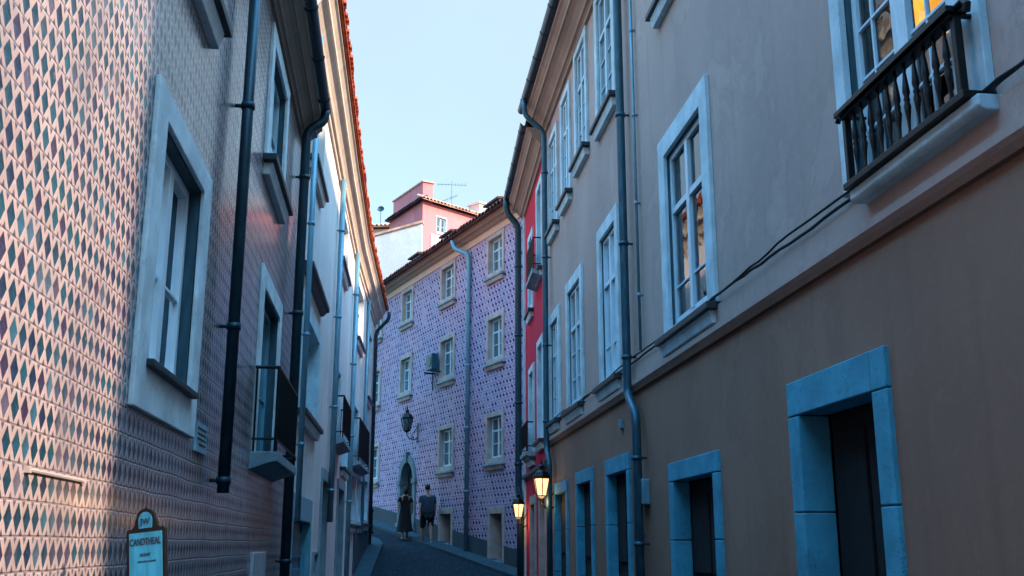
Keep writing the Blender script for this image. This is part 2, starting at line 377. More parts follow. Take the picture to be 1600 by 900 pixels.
def kerb_strip(name, pts, wdt, side, mat):
    # a pavement that follows a polyline at the foot of the walls, one kerb high
    mb = MB(); L = []; R_ = []
    for i, p in enumerate(pts):
        a = Vector(pts[max(0, i-1)]); b = Vector(pts[min(len(pts)-1, i+1)]); d = (b-a).normalized(); n = Vector((d.y, -d.x))*side
        q = Vector(p); L.append((q.x-n.x*.1, q.y-n.y*.1)); R_.append((q.x+n.x*wdt, q.y+n.y*wdt))
    n = len(pts)
    for (x, y) in L: mb.v.append((x, y, g(y)+.10))
    for (x, y) in R_: mb.v.append((x, y, g(y)+.09))
    for (x, y) in R_: mb.v.append((x, y, g(y)-.05))
    for i in range(n-1):
        mb.f += [(i, i+1, n+i+1, n+i), (n+i, n+i+1, 2*n+i+1, 2*n+i)]
    o = build(mb, name, mat); o['kind'] = 'structure'; return o
def lerp_line(a, b, n): return [(a[0]+(b[0]-a[0])*i/n, a[1]+(b[1]-a[1])*i/n) for i in range(n+1)]
def fpt(F, u, off=0, z=0): return F @ Vector((u, off, z))
P0 = fpt(FP, -3); P1 = fpt(FP, 16)
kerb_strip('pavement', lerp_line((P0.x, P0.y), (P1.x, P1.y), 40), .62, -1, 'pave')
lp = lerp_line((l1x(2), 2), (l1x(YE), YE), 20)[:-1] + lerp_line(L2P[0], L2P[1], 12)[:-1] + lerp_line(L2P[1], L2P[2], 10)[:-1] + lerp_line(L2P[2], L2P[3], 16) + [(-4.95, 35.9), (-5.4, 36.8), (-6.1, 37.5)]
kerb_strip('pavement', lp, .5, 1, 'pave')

# ------------------------------------------------------------------ facade helpers
def wall_holes(mb, u0, u1, z0, z1, holes, y=0.0):
    us = sorted({u0, u1, *[h[0] for h in holes], *[h[1] for h in holes]}); zs = sorted({z0, z1, *[h[2] for h in holes], *[h[3] for h in holes]})
    us = [a for a in us if u0-1e-6 <= a <= u1+1e-6]; zs = [a for a in zs if z0-1e-6 <= a <= z1+1e-6]
    for i in range(len(us)-1):
        for j in range(len(zs)-1):
            cu, cz = (us[i]+us[i+1])/2, (zs[j]+zs[j+1])/2
            if any(h[0] < cu < h[1] and h[2] < cz < h[3] for h in holes): continue
            mb.quad((us[i], y, zs[j]), (us[i+1], y, zs[j]), (us[i+1], y, zs[j+1]), (us[i], y, zs[j+1]))
def shell(mb, u0, u1, z0, z1, depth, y=0.0):
    mb.quad((u0, y, z0), (u0, -depth, z0), (u0, -depth, z1), (u0, y, z1))
    mb.quad((u1, y, z0), (u1, -depth, z0), (u1, -depth, z1), (u1, y, z1))
    mb.quad((u0, -depth, z0), (u1, -depth, z0), (u1, -depth, z1), (u0, -depth, z1))
    mb.quad((u0, y, z1), (u1, y, z1), (u1, -depth, z1), (u0, -depth, z1))

def sash_mesh(a, b, c, d, y, kind, fr=.055):
    m = MB(); t = .045
    m.box(a, a+fr, y, y+t, c, d); m.box(b-fr, b, y, y+t, c, d); m.box(a+fr, b-fr, y, y+t, c, c+fr*1.3); m.box(a+fr, b-fr, y, y+t, d-fr, d)
    mid = (a+b)/2; tr = c + (d-c)*.66; bar = .022
    if kind in ('cross', 'tall'):
        m.box(mid-fr*.75, mid+fr*.75, y, y+t+.012, c+fr, d-fr); m.box(a+fr, mid-fr*.75, y, y+t+.006, tr-fr*.55, tr+fr*.55); m.box(mid+fr*.75, b-fr, y, y+t+.006, tr-fr*.55, tr+fr*.55)
        for x0, x1 in ((a+fr, mid-fr*.75), (mid+fr*.75, b-fr)):
            m.box(x0, x1, y+.01, y+t-.01, c+(tr-c)*.32, c+(tr-c)*.32+bar)
            if kind == 'tall': m.box(x0, x1, y+.01, y+t-.01, c+(tr-c)*.66, c+(tr-c)*.66+bar)
    if kind == 'grid':
        m.box(mid-fr*.6, mid+fr*.6, y, y+t+.01, c+fr, d-fr)
        k = [c+(d-c)*q for q in (.36, .68)]
        for j, zz in enumerate(k):
            w_ = fr*.5 if j else bar/2
            m.box(a+fr, mid-fr*.6, y+.004, y+t-.004, zz-w_, zz+w_); m.box(mid+fr*.6, b-fr, y+.004, y+t-.004, zz-w_, zz+w_)
    if kind == 'pair':
        m.box(mid-fr*.9, mid+fr*.9, y, y+t+.012, c+fr, d-fr)
        for x0, x1 in ((a+fr, mid-fr*.9), (mid+fr*.9, b-fr)):
            m.box(x0, x1, y+.01, y+t-.01, c+(d-c)*.42, c+(d-c)*.42+bar)
    if kind == 'french':
        m.box(mid-fr*1.5, mid+fr*1.5, y, y+t+.015, c+fr, d-fr)
        n = 6
        for x0, x1 in ((a+fr, mid-fr*1.5), (mid+fr*1.5, b-fr)):
            for j in range(1, n): m.box(x0, x1, y+.008, y+t-.008, c+(d-c)*j/n-.011, c+(d-c)*j/n+.011)
            xm = x0+(x1-x0)*.62; m.box(xm-.010, xm+.010, y+.009, y+t-.009, c+fr, d-fr)
    return m

def window(B, F, u0, u1, z0, z1, fw=.16, ft=None, fb=None, d=.22, p=.04, kind='cross', mat='trim', sash='sash', real=False, sill=True,
           curtain=None, reveal=None, holes=None, hood=0, glass='glassd', sillmat='sill', fr=.055, label=None, wide=0, fwn=None):
    ft = fw if ft is None else ft; fb = fw if fb is None else fb
    a, b, c, e = u0+(fw if fwn is None else fwn), u1-fw, z0+fb, z1-ft
    m = MB()
    back = -d if reveal is None else 0.0
    m.box(u0, a, back, p, z0, z1); m.box(b, u1, back, p, z0, z1); m.box(a, b, back, p, e, z1); m.box(a, b, back, p, z0, c)
    wn = build(m, 'window', mat, B, F, bevel=.006, label=label)
    if holes is not None: holes.append((a-.002, b+.002, c-.002, e+.002) if reveal else (u0+.01, u1-.01, z0+.01, z1-.01))
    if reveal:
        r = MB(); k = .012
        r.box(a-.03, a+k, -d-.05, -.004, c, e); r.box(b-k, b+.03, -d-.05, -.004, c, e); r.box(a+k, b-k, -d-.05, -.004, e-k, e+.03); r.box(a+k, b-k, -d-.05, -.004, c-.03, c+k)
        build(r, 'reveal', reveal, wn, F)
    build(sash_mesh(a+.013, b-.013, c+.013, e-.013, -d+.015, kind, fr), 'sash', sash, wn, F, bevel=.003)
    q = MB(); q.quad((a+.02, -d+.03, c+.02), (b-.02, -d+.03, c+.02), (b-.02, -d+.03, e-.02), (a+.02, -d+.03, e-.02))
    build(q, 'pane', 'glass' if real else glass, wn, F)
    if real:
        r = MB(); D = -d-1.6; x0, x1, zz0, zz1 = a-.5, b+.5+wide, c-.4, e+.3
        r.quad((x0, D, zz0), (x1, D, zz0), (x1, D, zz1), (x0, D, zz1)); r.quad((x0, D, zz0), (x0, -d-.06, zz0), (x0, -d-.06, zz1), (x0, D, zz1))
        r.quad((x1, D, zz0), (x1, -d-.06, zz0), (x1, -d-.06, zz1), (x1, D, zz1)); r.quad((x0, D, zz1), (x1, D, zz1), (x1, -d-.06, zz1), (x0, -d-.06, zz1)); r.quad((x0, D, zz0), (x1, D, zz0), (x1, -d-.06, zz0), (x0, -d-.06, zz0))
        build(r, 'room', 'dark', wn, F)
    if curtain:
        for (s0, s1) in curtain[1:]:
            r = MB(); n = 26; x0, x1 = a+(b-a)*s0, a+(b-a)*s1; yb = -d-.10
            for i in range(n+1):
                x = x0+(x1-x0)*i/n; yy = yb + .025*math.sin(i*1.9)+.008*math.sin(i*5.1); r.v += [(x, yy, c-.02), (x, yy, e+.02)]
            r.f += [(2*i, 2*i+2, 2*i+3, 2*i+1) for i in range(n)]
            build(r, 'curtain', curtain[0], wn, F, smooth=True)
    if sill:
        s = MB(); s.box(u0-.05, u1+.05, 0.0, p+.10, z0-.075, z0-.004)
        build(s, 'sill', sillmat, wn, F, bevel=.008)
        s = MB(); s.prof([(0, z0-.20), (p+.03, z0-.20), (p+.06, z0-.079), (0, z0-.079)], u0+.02, u1-.02)
        build(s, 'apron', mat, wn, F, bevel=.005)
    if hood:
        s = MB(); s.prof([(0, z1+hood), (.05, z1+hood), (.10, z1+hood+.06), (.15, z1+hood+.075), (.15, z1+hood+.14), (0, z1+hood+.16)], u0-.12, u1+.12)
        build(s, 'hood', sillmat, wn, F)
    return wn

def doorway(B, F, u0, u1, z1, fw=.17, ft=.22, d=.5, p=.035, mat='trimblue', holes=None, leaf='door', blocks=True, label=None, zb=None):
    Y = (F @ Vector(((u0+u1)/2, 0, 0))).y; zb = g(Y)-.1 if zb is None else zb
    a, b, e = u0+fw, u1-fw, z1-ft; m = MB(); gp = .004
    n = 3; hs = [zb + (e-zb)*k/n for k in range(n+1)]
    hs = [zb, zb+(e-zb)*.40, zb+(e-zb)*.72, e] if blocks else [zb, e]
    for i in range(len(hs)-1):
        m.box(u0, a, -d, p, hs[i]+gp, hs[i+1]-gp); m.box(b, u1, -d, p, hs[i]+gp+.0, hs[i+1]-gp)
    if blocks:
        k = u0+fw*1.02; m.box(u0, k-gp, -d, p, e+gp, z1); m.box(k+gp, u1, -d, p, e+gp, z1)
    else: m.box(u0, u1, -d, p, e+gp, z1)
    dr = build(m, 'doorway', mat, B, F, bevel=.009, label=label)
    if holes is not None: holes.append((u0+.01, u1-.01, -5, z1-.01))
    q = MB(); w_ = (b-a)
    q.box(a, b, -d-.07, -d+.0-.01, zb, e)
    for x0, x1 in ((a+.06, a+w_/2-.03), (a+w_/2+.03, b-.06)):
        for zz0, zz1 in ((zb+.3, zb+1.1), (zb+1.25, e-.15)):
            q.box(x0, x1, -d-.012, -d+.015, zz0, zz1)
    lf = build(q, 'door', leaf, dr, F, bevel=.006)
    s = MB(); s.box(a, b, -d, p+.05, zb, zb+.2); build(s, 'doorstep', 'slab', dr, F, bevel=.01)
    return dr

CORN = [(0, 0), (.06, 0), (.06, .07), (.10, .10), (.13, .10), (.16, .16), (.24, .24), (.32, .28), (.36, .28), (.36, .36), (.43, .43), (.48, .45), (.48, .50), (0, .50)]
def cornice(B, F, u0, u1, z, off, h, mat, name='cornice'):
    m = MB(); m.prof([(y/.48*off, z+q/.5*h) for y, q in CORN], u0, u1); return build(m, name, mat, B, F)
def gutter(B, F, u0, u1, z, off, r, mat, joint=1.2):
    m = MB(); n = 8; pr = [(off+r+r*math.cos(PI+PI*i/n), z+r*math.sin(PI+PI*i/n)) for i in range(n+1)]
    pr += [(y*1.0, q) for y, q in [(off+2*r-.012, z+.004), (off+r, z-r+.02), (off+.012, z+.004)]]
    m.prof(pr, u0, u1)
    u = u0+.4
    while u < u1-.2:
        pr2 = [(off+r+(r+.009)*math.cos(PI+PI*i/n), z+(r+.009)*math.sin(PI+PI*i/n)) for i in range(n+1)]
        m.prof(pr2+[(off+r, z-r*.5)], u, u+.05); u += joint
    return build(m, 'gutter', mat, B, F, smooth=False)
def pipe(B, F, pts, r, mat, clips=(), name='downpipe'):
    # smooth the corners
    P = [Vector(p) for p in pts]; out = [P[0]]
    for i in range(1, len(P)-1):
        a, b, c = P[i-1], P[i], P[i+1]; k = min(.14, (a-b).length*.45, (c-b).length*.45)
        p0 = b+(a-b).normalized()*k; p1 = b+(c-b).normalized()*k
        for t in (0, .25, .5, .75, 1): out.append(p0*(1-t)**2 + b*2*t*(1-t) + p1*t*t)
    out.append(P[-1])
    m = MB(); m.tube(out, r, 12)
    for (u, y, z) in clips:
        m.tube([(u, y, z-.025), (u, y, z+.025)], r*1.22, 12); m.box(u-.012, u+.012, 0, y, z-.012, z+.012)
    return build(m, name, mat, B, F, smooth=True)
def eave_tiles(B, F, u0, u1, z, off, mat, r=.085, L=.5, slope=.4, name='eave_tiles'):
    m = MB(); u = u0+r; rnd = random.Random(3)
    while u < u1:
        n = 6; dz = rnd.uniform(-.012, .012); do = rnd.uniform(-.02, .02); k = len(m.v)
        for (y, zz) in ((off+do, z+dz), (off+do-L, z+dz+L*slope)):
            for rr in (r, r*.78):
                for j in range(n+1):
                    t = PI*j/n; m.v.append((u+rr*math.cos(t), y, zz+rr*math.sin(t)))
        q = n+1
        for j in range(n):
            m.f += [(k+j, k+j+1, k+q+j+1, k+q+j), (k+j, k+j+1, k+2*q+j+1, k+2*q+j), (k+q+j, k+q+j+1, k+3*q+j+1, k+3*q+j)]
        u += 2*r*1.02
    m.prof([(off-.03, z-.035), (off-.03, z-.005), (off-L, z-.005+L*slope), (off-L, z-.035+L*slope)], u0, u1)
    return build(m, name, mat, B, F, smooth=False)
def roof(B, F, u0, u1, z, off, depth, rise, mat, name='roof'):
    m = MB(); m.poly([(0, 0)], 0, 0) if False else None
    m.prof([(off, z), (off, z+.05), (-depth/2, z+rise+.05), (-depth-.3, z), (-depth, z-.02), (-depth/2, z+rise-.06)], u0, u1)
    return build(m, name, mat, B, F)

# ------------------------------------------------------------------ harlequin tiled house (left, near)
B = thing('tiled_house', FL1, 'near house on the left faced in diamond-patterned peach and teal tiles', 'house')
H = []
LE = uY(FL1, -9)
w1 = window(B, FL1, 6.60, 8.31, 2.27, 4.05, fw=.25, ft=.17, fb=.27, d=.13, p=.03, kind='pair', real=True, reveal='reveal', mat='trimw', sash='sashw', sill=False, holes=H, fr=.06,
            label='large white painted surround with dark reveal, nearest window')
s = MB(); s.box(6.80, 8.11, 0.0, .07, 2.50, 2.54); build(s, 'sill', 'sill', w1, FL1, bevel=.006)
window(B, FL1, 6.88, 8.3, 5.10, 6.75, fw=.2, d=.12, p=.03, kind='pair', reveal='reveal', mat='trimw', sill=True, holes=H)
window(B, FL1, uY(FL1, 11.25), uY(FL1, 9.55), 5.30, 6.72, fw=.18, d=.12, p=.035, kind='pair', reveal='reveal', mat='trimw', holes=H)
# balcony door
bu0, bu1 = uY(FL1, 11.75), uY(FL1, 9.85)
window(B, FL1, bu0, bu1, 2.36, 4.28, fw=.2, fb=.03, d=.14, p=.03, kind='pair', sash='sashd', sill=False, reveal='reveal', mat='trimw', holes=H, label='tall balcony door with teal casements')
bl = MB(); bl.prof([(0, 2.26), (.21, 2.33), (.25, 2.33), (.25, 2.44), (0, 2.44)], bu0-.15, bu1+.05)
def balcony(B, F, u0, u1, zs, zt, off, slabm, panel=True, name='balcony'):
    m = MB(); m.prof([(0.0, zs-.17), (off-.06, zs-.10), (off, zs-.09), (off, zs), (0.0, zs)], u0, u1)
    bo = build(m, name, slabm, B, F, bevel=.008)
    r = MB(); o = off-.03
    r.tube([(u0+.03, .01, zt), (u0+.03, o, zt), (u1-.03, o, zt), (u1-.03, .01, zt)], .017, 8)
    r.tube([(u0+.03, .01, zs+.12), (u0+.03, o, zs+.12), (u1-.03, o, zs+.12), (u1-.03, .01, zs+.12)], .012, 8)
    for u in (u0+.03, u1-.03): r.tube([(u, o, zs), (u, o, zt)], .015, 8); r.tube([(u, .03, zs), (u, .03, zt)], .010, 8)
    build(r, 'railing', 'iron', bo, F)
    if panel:
        n = int((u1-u0)/.035); k = MB()
        for i in range(n):
            x = u0+.05+(u1-u0-.1)*i/(n-1); k.tube([(x, o, zs+.12), (x, o, zt)], .0125, 5, cap=False)
        build(k, 'bars', 'iron', bo, F)
    return bo
balcony(B, FL1, bu0-.12, bu1+.06, 2.44, 3.24, .26, 'slab')
m = MB(); wall_holes(m, 0, LE, -.6, 7.0, H); shell(m, 0, LE, -.6, 7.0, 7)
build(m, 'wall', 'tn', B, FL1)
cornice(B, FL1, 0, LE, 6.86, .26, .30, 'corniceb')
gutter(B, FL1, .5, LE, 7.22, .25, .075, 'piped')
roof(B, FL1, .5, LE, 7.20, .28, 7.3, 1.2, 'tiledark')
pipe(B, FL1, [(uY(FL1, 7.72), .10, 7.1), (uY(FL1, 7.72), .10, 1.96)], .045, 'piped', [(uY(FL1, 7.72), .10, z) for z in (5.0, 3.2, 2.05)])
uu = uY(FL1, 12.75)
pipe(B, FL1, [(uu-.02, .33, 7.20), (uu-.02, .33, 7.02), (uu+.05, .11, 6.85), (uu+.05, .11, -.2)], .06, 'piped', [(uu+.05, .11, z) for z in (6.2, 4.4, 2.6, 1.4)])
m = MB(); m.box(uY(FL1, 11.4), uY(FL1, 10.35), -.02, .03, .9, 1.52)
p_ = build(m, 'meter_cabinet', 'white_metal', B, FL1, bevel=.01, label='pale meter door low in the tiled wall')
# things fixed on the tiled wall
m = MB(); m.box(-.21, .21, 0, .02, -.10, .10)
Fq = FL1 @ Matrix.Translation((6.28, 0, 2.30))
o = build(m, 'plaque', 'plaque', None, Fq, bevel=.004); tag(o, 'small pale blue plaque on the tiled wall below the nearest window', 'plaque')
m = MB()
for i in range(4): m.box(-.16, .16-.06*(i == 3), .02, .023, .055-.035*i, .065-.035*i)
build(m, 'inscription', 'ink', o, Fq)
m = MB(); m.tube([(-.36, .008, 0), (.36, .008, .0)], .009, 8); m.box(-.37, -.34, 0, .018, -.012, .012); m.box(.34, .37, 0, .018, -.012, .012)
o = build(m, 'conduit', 'trimbeige', None, FL1 @ Matrix.Translation((9.32, 0, 1.86))); tag(o, 'thin pale conduit fixed to the peach tiles at far left', 'pipe')

# ------------------------------------------------------------------ cream house (left, beyond)
FA, FB_, FC = FL2
B = thing('cream_house', FA, 'long cream rendered house with terracotta eaves and two dark balconies on the left', 'house')
def yr(F, ya, yb): return uY(F, yb), uY(F, ya)
HA, HB, HC = [], [], []
a, b = yr(FA, 14.5, 16.5); window(B, FA, a, b, 7.22, 8.75, fw=.12, d=.12, kind='cross', mat='cream', holes=HA)
a, b = yr(FA, 14.5, 17.4); window(B, FA, a, b, 3.45, 5.05, fw=.2, d=.25, kind='pair', mat='trim', sash='sashd', hood=.35, holes=HA, label='teal shuttered window under a dark stone hood')
a, b = yr(FA, 14.3, 17.2); wn = doorway(B, FA, a, b, 2.28, fw=.12, ft=.36, d=.12, mat='sashd', leaf='doorblue', holes=HA, blocks=False, label='wide pale blue double doorway at street level')
a, b = yr(FA, 17.9, 18.7); window(B, FA, a, b, .95, 1.47, fw=.05, d=.15, kind='none', mat='slab', sill=False, glass='dark', holes=HA, label='low dark cellar vent')
a, b = yr(FA, 19.0, 20.6); doorway(B, FA, a, b, 2.95, fw=.15, d=.3, mat='slab', leaf='door', holes=HA, blocks=False)
a, b = yr(FB_, 20.95, 23.3); window(B, FB_, a, b, 7.45, 8.75, fw=.14, d=.14, kind='cross', mat='cream', holes=HB)
a, b = yr(FB_, 20.95, 22.7); window(B, FB_, a, b, 3.66, 5.3, fw=.14, fb=.03, d=.25, kind='pair', mat='trim', sash='sashd', sill=False, holes=HB, label='balcony door in a pale surround')
a, b = yr(FB_, 20.85, 23.2); balcony(B, FB_, a, b, 3.66, 4.5, .27, 'slab')
a, b = yr(FB_, 23.8, 25.9); window(B, FB_, a, b, 3.3, 4.8, fw=.16, d=.2, kind='pair', mat='trim', sash='sashd', holes=HB)
a, b = yr(FB_, 23.2, 25.4); doorway(B, FB_, a, b, 3.0, fw=.14, ft=.2, d=.3, mat='slab', leaf='door', holes=HB, blocks=False)
a, b = yr(FC, 27.3, 29.6); window(B, FC, a, b, 7.0, 8.6, fw=.14, d=.14, kind='cross', mat='cream', holes=HC)
a, b = yr(FC, 31.6, 33.6); window(B, FC, a, b, 6.0, 8.2, fw=.14, d=.14, kind='cross', mat='cream', holes=HC)
a, b = yr(FC, 26.9, 29.0); window(B, FC, a, b, 3.66, 5.3, fw=.14, fb=.03, d=.25, kind='pair', mat='trim', sash='sashd', sill=False, holes=HC)
a, b = yr(FC, 26.8, 30.6); balcony(B, FC, a, b, 3.66, 4.75, .27, 'slab')
a, b = yr(FC, 27.3, 28.9); window(B, FC, a, b, 2.1, 3.45, fw=.12, d=.15, kind='pair', mat='trim', sash='sashd', holes=HC)
a, b = yr(FC, 29.7, 31.3); window(B, FC, a, b, 2.1, 3.5, fw=.12, d=.15, kind='pair', mat='trim', sash='sashd', holes=HC)
a, b = yr(FC, 32.1, 33.9); window(B, FC, a, b, 2.2, 3.6, fw=.12, d=.15, kind='pair', mat='trim', sash='sashd', holes=HC)
ZT = 9.5
for i, (F, hh) in enumerate(zip(FL2, (HA, HB, HC))):
    ln = (Vector(L2P[i]) - Vector(L2P[i+1])).length
    m = MB(); wall_holes(m, 0, ln, -.3, ZT, hh); shell(m, 0, ln, -.3, ZT, 6)
    build(m, 'wall', 'cream', B, F)
    cornice(B, F, -.02 if i < 2 else -.2, ln+.02, 8.86, .36, .56, 'cornice')
    eave_tiles(B, F, -.02 if i < 2 else -.2, ln+.02, 9.47, .46, 'tilered', .09, .7, .38)
    roof(B, F, -.02 if i < 2 else -.2, ln+.02, 9.42, .40, 6, 1.1, 'tilered')
m = MB(); m.box(-.03, 6.0, 0, .05, -.3, 2.0); build(m, 'plinth', 'plinth', B, FC)
u = uY(FA, 14.05); pipe(B, FA, [(u, .12, 8.89), (u, .12, 1.9)], .04, 'pipel', [(u, .12, z) for z in (7.5, 6, 4.4, 2.9)])
u = uY(FA, 20.3); pipe(B, FA, [(u, .10, 8.89), (u, .10, 2.0)], .055, 'pipel', [(u, .10, z) for z in (7.8, 6.0, 4.2, 2.6)])
u = uY(FB_, 25.9); pipe(B, FB_, [(u, .10, 8.89), (u, .10, .4)], .06, 'pipel', [(u, .10, z) for z in (7.8, 6.0, 4.2, 2.6)])
u = uY(FC, 34.7); pipe(B, FC, [(u, .50, 9.3), (u, .50, 9.05), (u, .08, 8.6), (u, .08, 1.4)], .06, 'piped')
u = uY(FC, 31.2); pipe(B, FC, [(u, .06, 8.89), (u, .06, 1.4)], .05, 'pipel')

# ------------------------------------------------------------------ taupe house (right)
B = thing('taupe_house', FR, 'long taupe rendered house filling the right side with pale stone window surrounds', 'house')
H = []
k0 = .4                                      # FR starts at 3.6 m, the measured facade distances start at 4.0
def RW(a, b, c, d_, **k): return window(B, FR, a+k0, b+k0, c, d_, holes=H, **k)
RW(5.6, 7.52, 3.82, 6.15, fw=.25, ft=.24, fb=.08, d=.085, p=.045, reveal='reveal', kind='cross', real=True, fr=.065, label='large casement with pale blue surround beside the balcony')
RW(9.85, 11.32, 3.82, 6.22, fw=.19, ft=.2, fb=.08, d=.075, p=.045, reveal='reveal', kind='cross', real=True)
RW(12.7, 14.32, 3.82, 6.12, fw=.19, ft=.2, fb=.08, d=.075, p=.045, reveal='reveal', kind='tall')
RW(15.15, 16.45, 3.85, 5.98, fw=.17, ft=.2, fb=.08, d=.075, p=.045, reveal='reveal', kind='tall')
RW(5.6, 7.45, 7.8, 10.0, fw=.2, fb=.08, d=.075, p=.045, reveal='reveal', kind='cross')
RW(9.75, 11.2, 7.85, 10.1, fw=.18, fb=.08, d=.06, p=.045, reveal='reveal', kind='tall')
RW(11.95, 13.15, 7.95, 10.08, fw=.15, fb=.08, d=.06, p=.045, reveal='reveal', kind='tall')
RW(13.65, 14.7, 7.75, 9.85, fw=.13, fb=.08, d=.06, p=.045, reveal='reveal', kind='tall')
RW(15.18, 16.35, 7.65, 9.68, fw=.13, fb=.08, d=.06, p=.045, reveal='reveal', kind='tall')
# balcony window with a lit room
wb = RW(.92, 2.68, 3.86, 6.3, fw=.15, ft=.22, fb=.02, d=.10, p=.05, reveal='reveal', fwn=.30, kind='french', real=True, sill=False, curtain=('curtaint', (.70, .99)), fr=.06, wide=1.6, label='tall french window with lamplight behind its panes')
m = MB(); m.ball((2.66, -.48, 5.10), .20, 18, 1, 1, 1.15); build(m, 'lampshade', 'lampshade', wb, FR, smooth=True)
m = MB(); m.tube([(2.66, -.48, 5.32), (2.66, -.48, 6.38)], .012, 8); build(m, 'lamp_cord', 'cable', wb, FR)
pl = bpy.data.lights.new('lamp_bulb', 'POINT'); pl.energy = 5; pl.color = (1, .48, .13); pl.shadow_soft_size = .12; pl.specular_factor = 0
po = bpy.data.objects.new('lamp_bulb', pl); COL.objects.link(po); po.parent = wb; po.matrix_basis = Matrix.Translation((2.7, -.9, 5.3))
m = MB(); m.box(.95, 4.9, -1.74, -1.70, 3.5, 6.5); build(m, 'room_wall', 'orangewall', wb, FR)
# the balcony itself
x0, x1 = 1.0+k0, 2.36+k0
m = MB(); m.prof([(0, 3.715), (.11, 3.715), (.13, 3.725), (.145, 3.74), (.145, 3.80), (0, 3.80)], x0-.14, x1+.02)
bo = build(m, 'balcony', 'trim', B, FR, bevel=.008)
m = MB(); m.box(x0-.08, x1+.02, .0, .185, 3.803, 3.845); m.box(x0-.03, x1+.05, .075, .20, 4.31, 4.345); m.box(x0-.01, x1+.02, .10, .175, 4.285, 4.307)
for xx in (x0, x1): m.box(xx-.022, xx+.022, .113, .157, 3.845, 4.285); m.box(xx-.015, xx+.015, 0, .105, 4.29, 4.31)
m.tube([(x0-.02, .14, 4.33), (x0-.10, .14, 4.335), (x0-.13, .14, 4.30), (x0-.115, .14, 4.26)], .022, 8)
m.tube([(x1+.04, .14, 4.33), (x1+.10, .14, 4.335), (x1+.12, .14, 4.31)], .02, 8)
build(m, 'railing', 'iron', bo, FR, bevel=.004)
nb = 11
prof = [(.010, 0), (.016, .02), (.010, .05), (.013, .10), (.020, .15), (.026, .19), (.017, .215), (.024, .23), (.017, .25), (.027, .275), (.024, .31), (.017, .36), (.011, .40), (.017, .425), (.011, .44)]
for i in range(nb):
    xx = x0+(x1-x0)*(i+1)/(nb+1); m = MB(); m.lathe((xx, .137, 3.845), [(q*.82, z_) for q, z_ in prof], 10); build(m, 'baluster', 'iron', bo, FR, smooth=True)
DW = [(2.33, 3.98, 2.79, .21, .26, .21), (5.8, 7.6, 2.45, .18, .20, .16), (9.55, 11.1, 2.75, .16, .22, .11), (12.1, 13.62, 2.74, .15, .20, .10), (14.5, 16.03, 2.69, .14, .20, .09)]
for i, (a, b, z1, fw, ft, d) in enumerate(DW):
    doorway(B, FR, a+k0, b+k0, z1, fw=fw, ft=ft, d=d, holes=H, mat='trimblue' if i < 4 else 'trimblue', label='nearest doorway, blue stone blocks with cracks' if i == 0 else None)
hl = [h for h in H if h[2] < 1]; hu = [h for h in H if h[2] > 1]
m = MB(); wall_holes(m, -.6, U_R, -.4, 3.5, hl); shell(m, -.6, U_R, -.4, 3.5, 8); build(m, 'lower_wall', 'taupe_low', B, FR)
m = MB(); wall_holes(m, -.6, U_R, 3.5, 10.6, hu); shell(m, -.6, U_R, 3.5, 10.6, 8); build(m, 'wall', 'taupe', B, FR)
m = MB(); m.prof([(0, 3.50), (.05, 3.50), (.075, 3.53), (.075, 3.585), (.035, 3.60), (.035, 3.78), (0, 3.79)], -.6, U_R); build(m, 'string_course', 'taupe', B, FR)
m = MB(); m.prof([(0, 3.455), (.04, 3.455), (.06, 3.497), (0, 3.497)], -.6, U_R); build(m, 'drip_moulding', 'taupe_low', B, FR)
cornice(B, FR, -.6, U_R, 10.05, .44, .50, 'corniceb')
gutter(B, FR, -.6, U_R+.1, 10.66, .42, .085, 'piped', 1.0)
roof(B, FR, -.6, U_R, 10.66, .46, 8.2, 1.3, 'tiledark')
u = 9.1+k0
pipe(B, FR, [(u, .50, 10.6), (u, .50, 10.3), (u, .12, 10.0), (u, .12, 3.55), (u-.02, .12, 3.42), (u-.42, .12, 3.12), (u-.42, .12, -.1)], .056, 'pipe', [(u, .12, z) for z in (9.0, 7.2, 5.4, 3.9)] + [(u-.42, .12, z) for z in (2.6, 1.6)])
u = 8.62+k0
pipe(B, FR, [(u, .05, 10.0), (u, .05, 3.9)], .019, 'pipel', [(u, .05, z) for z in (9.4, 8.2, 7, 5.8, 4.6)], 'conduit')
pipe(B, FR, [(u+.28, .04, 2.1), (u+.28, .04, -.1)], .022, 'pipel', [(u+.28, .04, z) for z in (1.7, 1.1)], 'conduit')
u = U_R-.62
pipe(B, FR, [(u, .53, 10.6), (u, .53, 10.25), (u, .12, 9.9), (u, .12, 3.4), (u-.32, .12, 3.1), (u-.32, .12, -.1)], .056, 'pipe', [(u, .12, z) for z in (9.0, 7.2, 5.4, 3.9)])
m = MB(); m.box(-.16, .16, 0, .10, -.15, .15); Fq = FR @ Matrix.Translation((8.72+k0, 0, 2.2))
o = build(m, 'junction_box', 'pipel', None, Fq, bevel=.012); tag(o, 'grey blue junction box on the taupe wall beside the downpipe', 'box')
m = MB(); m.box(-.13, .13, .10, .108, -.12, .12); build(m, 'lid', 'pipe', o, Fq, bevel=.004)
m = MB(); m.box(-.05, .05, 0, .05, -.06, .06); m.tube([(0, .025, -.06), (0, .025, -.12)], .012, 6)
o = build(m, 'wall_box', 'pipel', None, FR @ Matrix.Translation((9.95+k0, 0, 3.15)), bevel=.008); tag(o, 'tiny grey switch box high on the brown wall between the doorways', 'box')
# black cable lying on the string course
rnd = random.Random(5); m = MB()
for q in range(2):
    pts = []; uu = .1
    while uu < U_R-.1:
        dz = -.05*abs(math.sin(uu*.55+q)) ; pts.append((uu, .052+q*.012, 3.87+.05*q*.5+dz+rnd.uniform(-.008, .008))); uu += .22
    m.tube(pts, .013-.003*q, 7)
o = build(m, 'cable', 'cable', None, FR, smooth=True); tag(o, 'black twin cable sagging along the ledge of the taupe wall', 'cable')

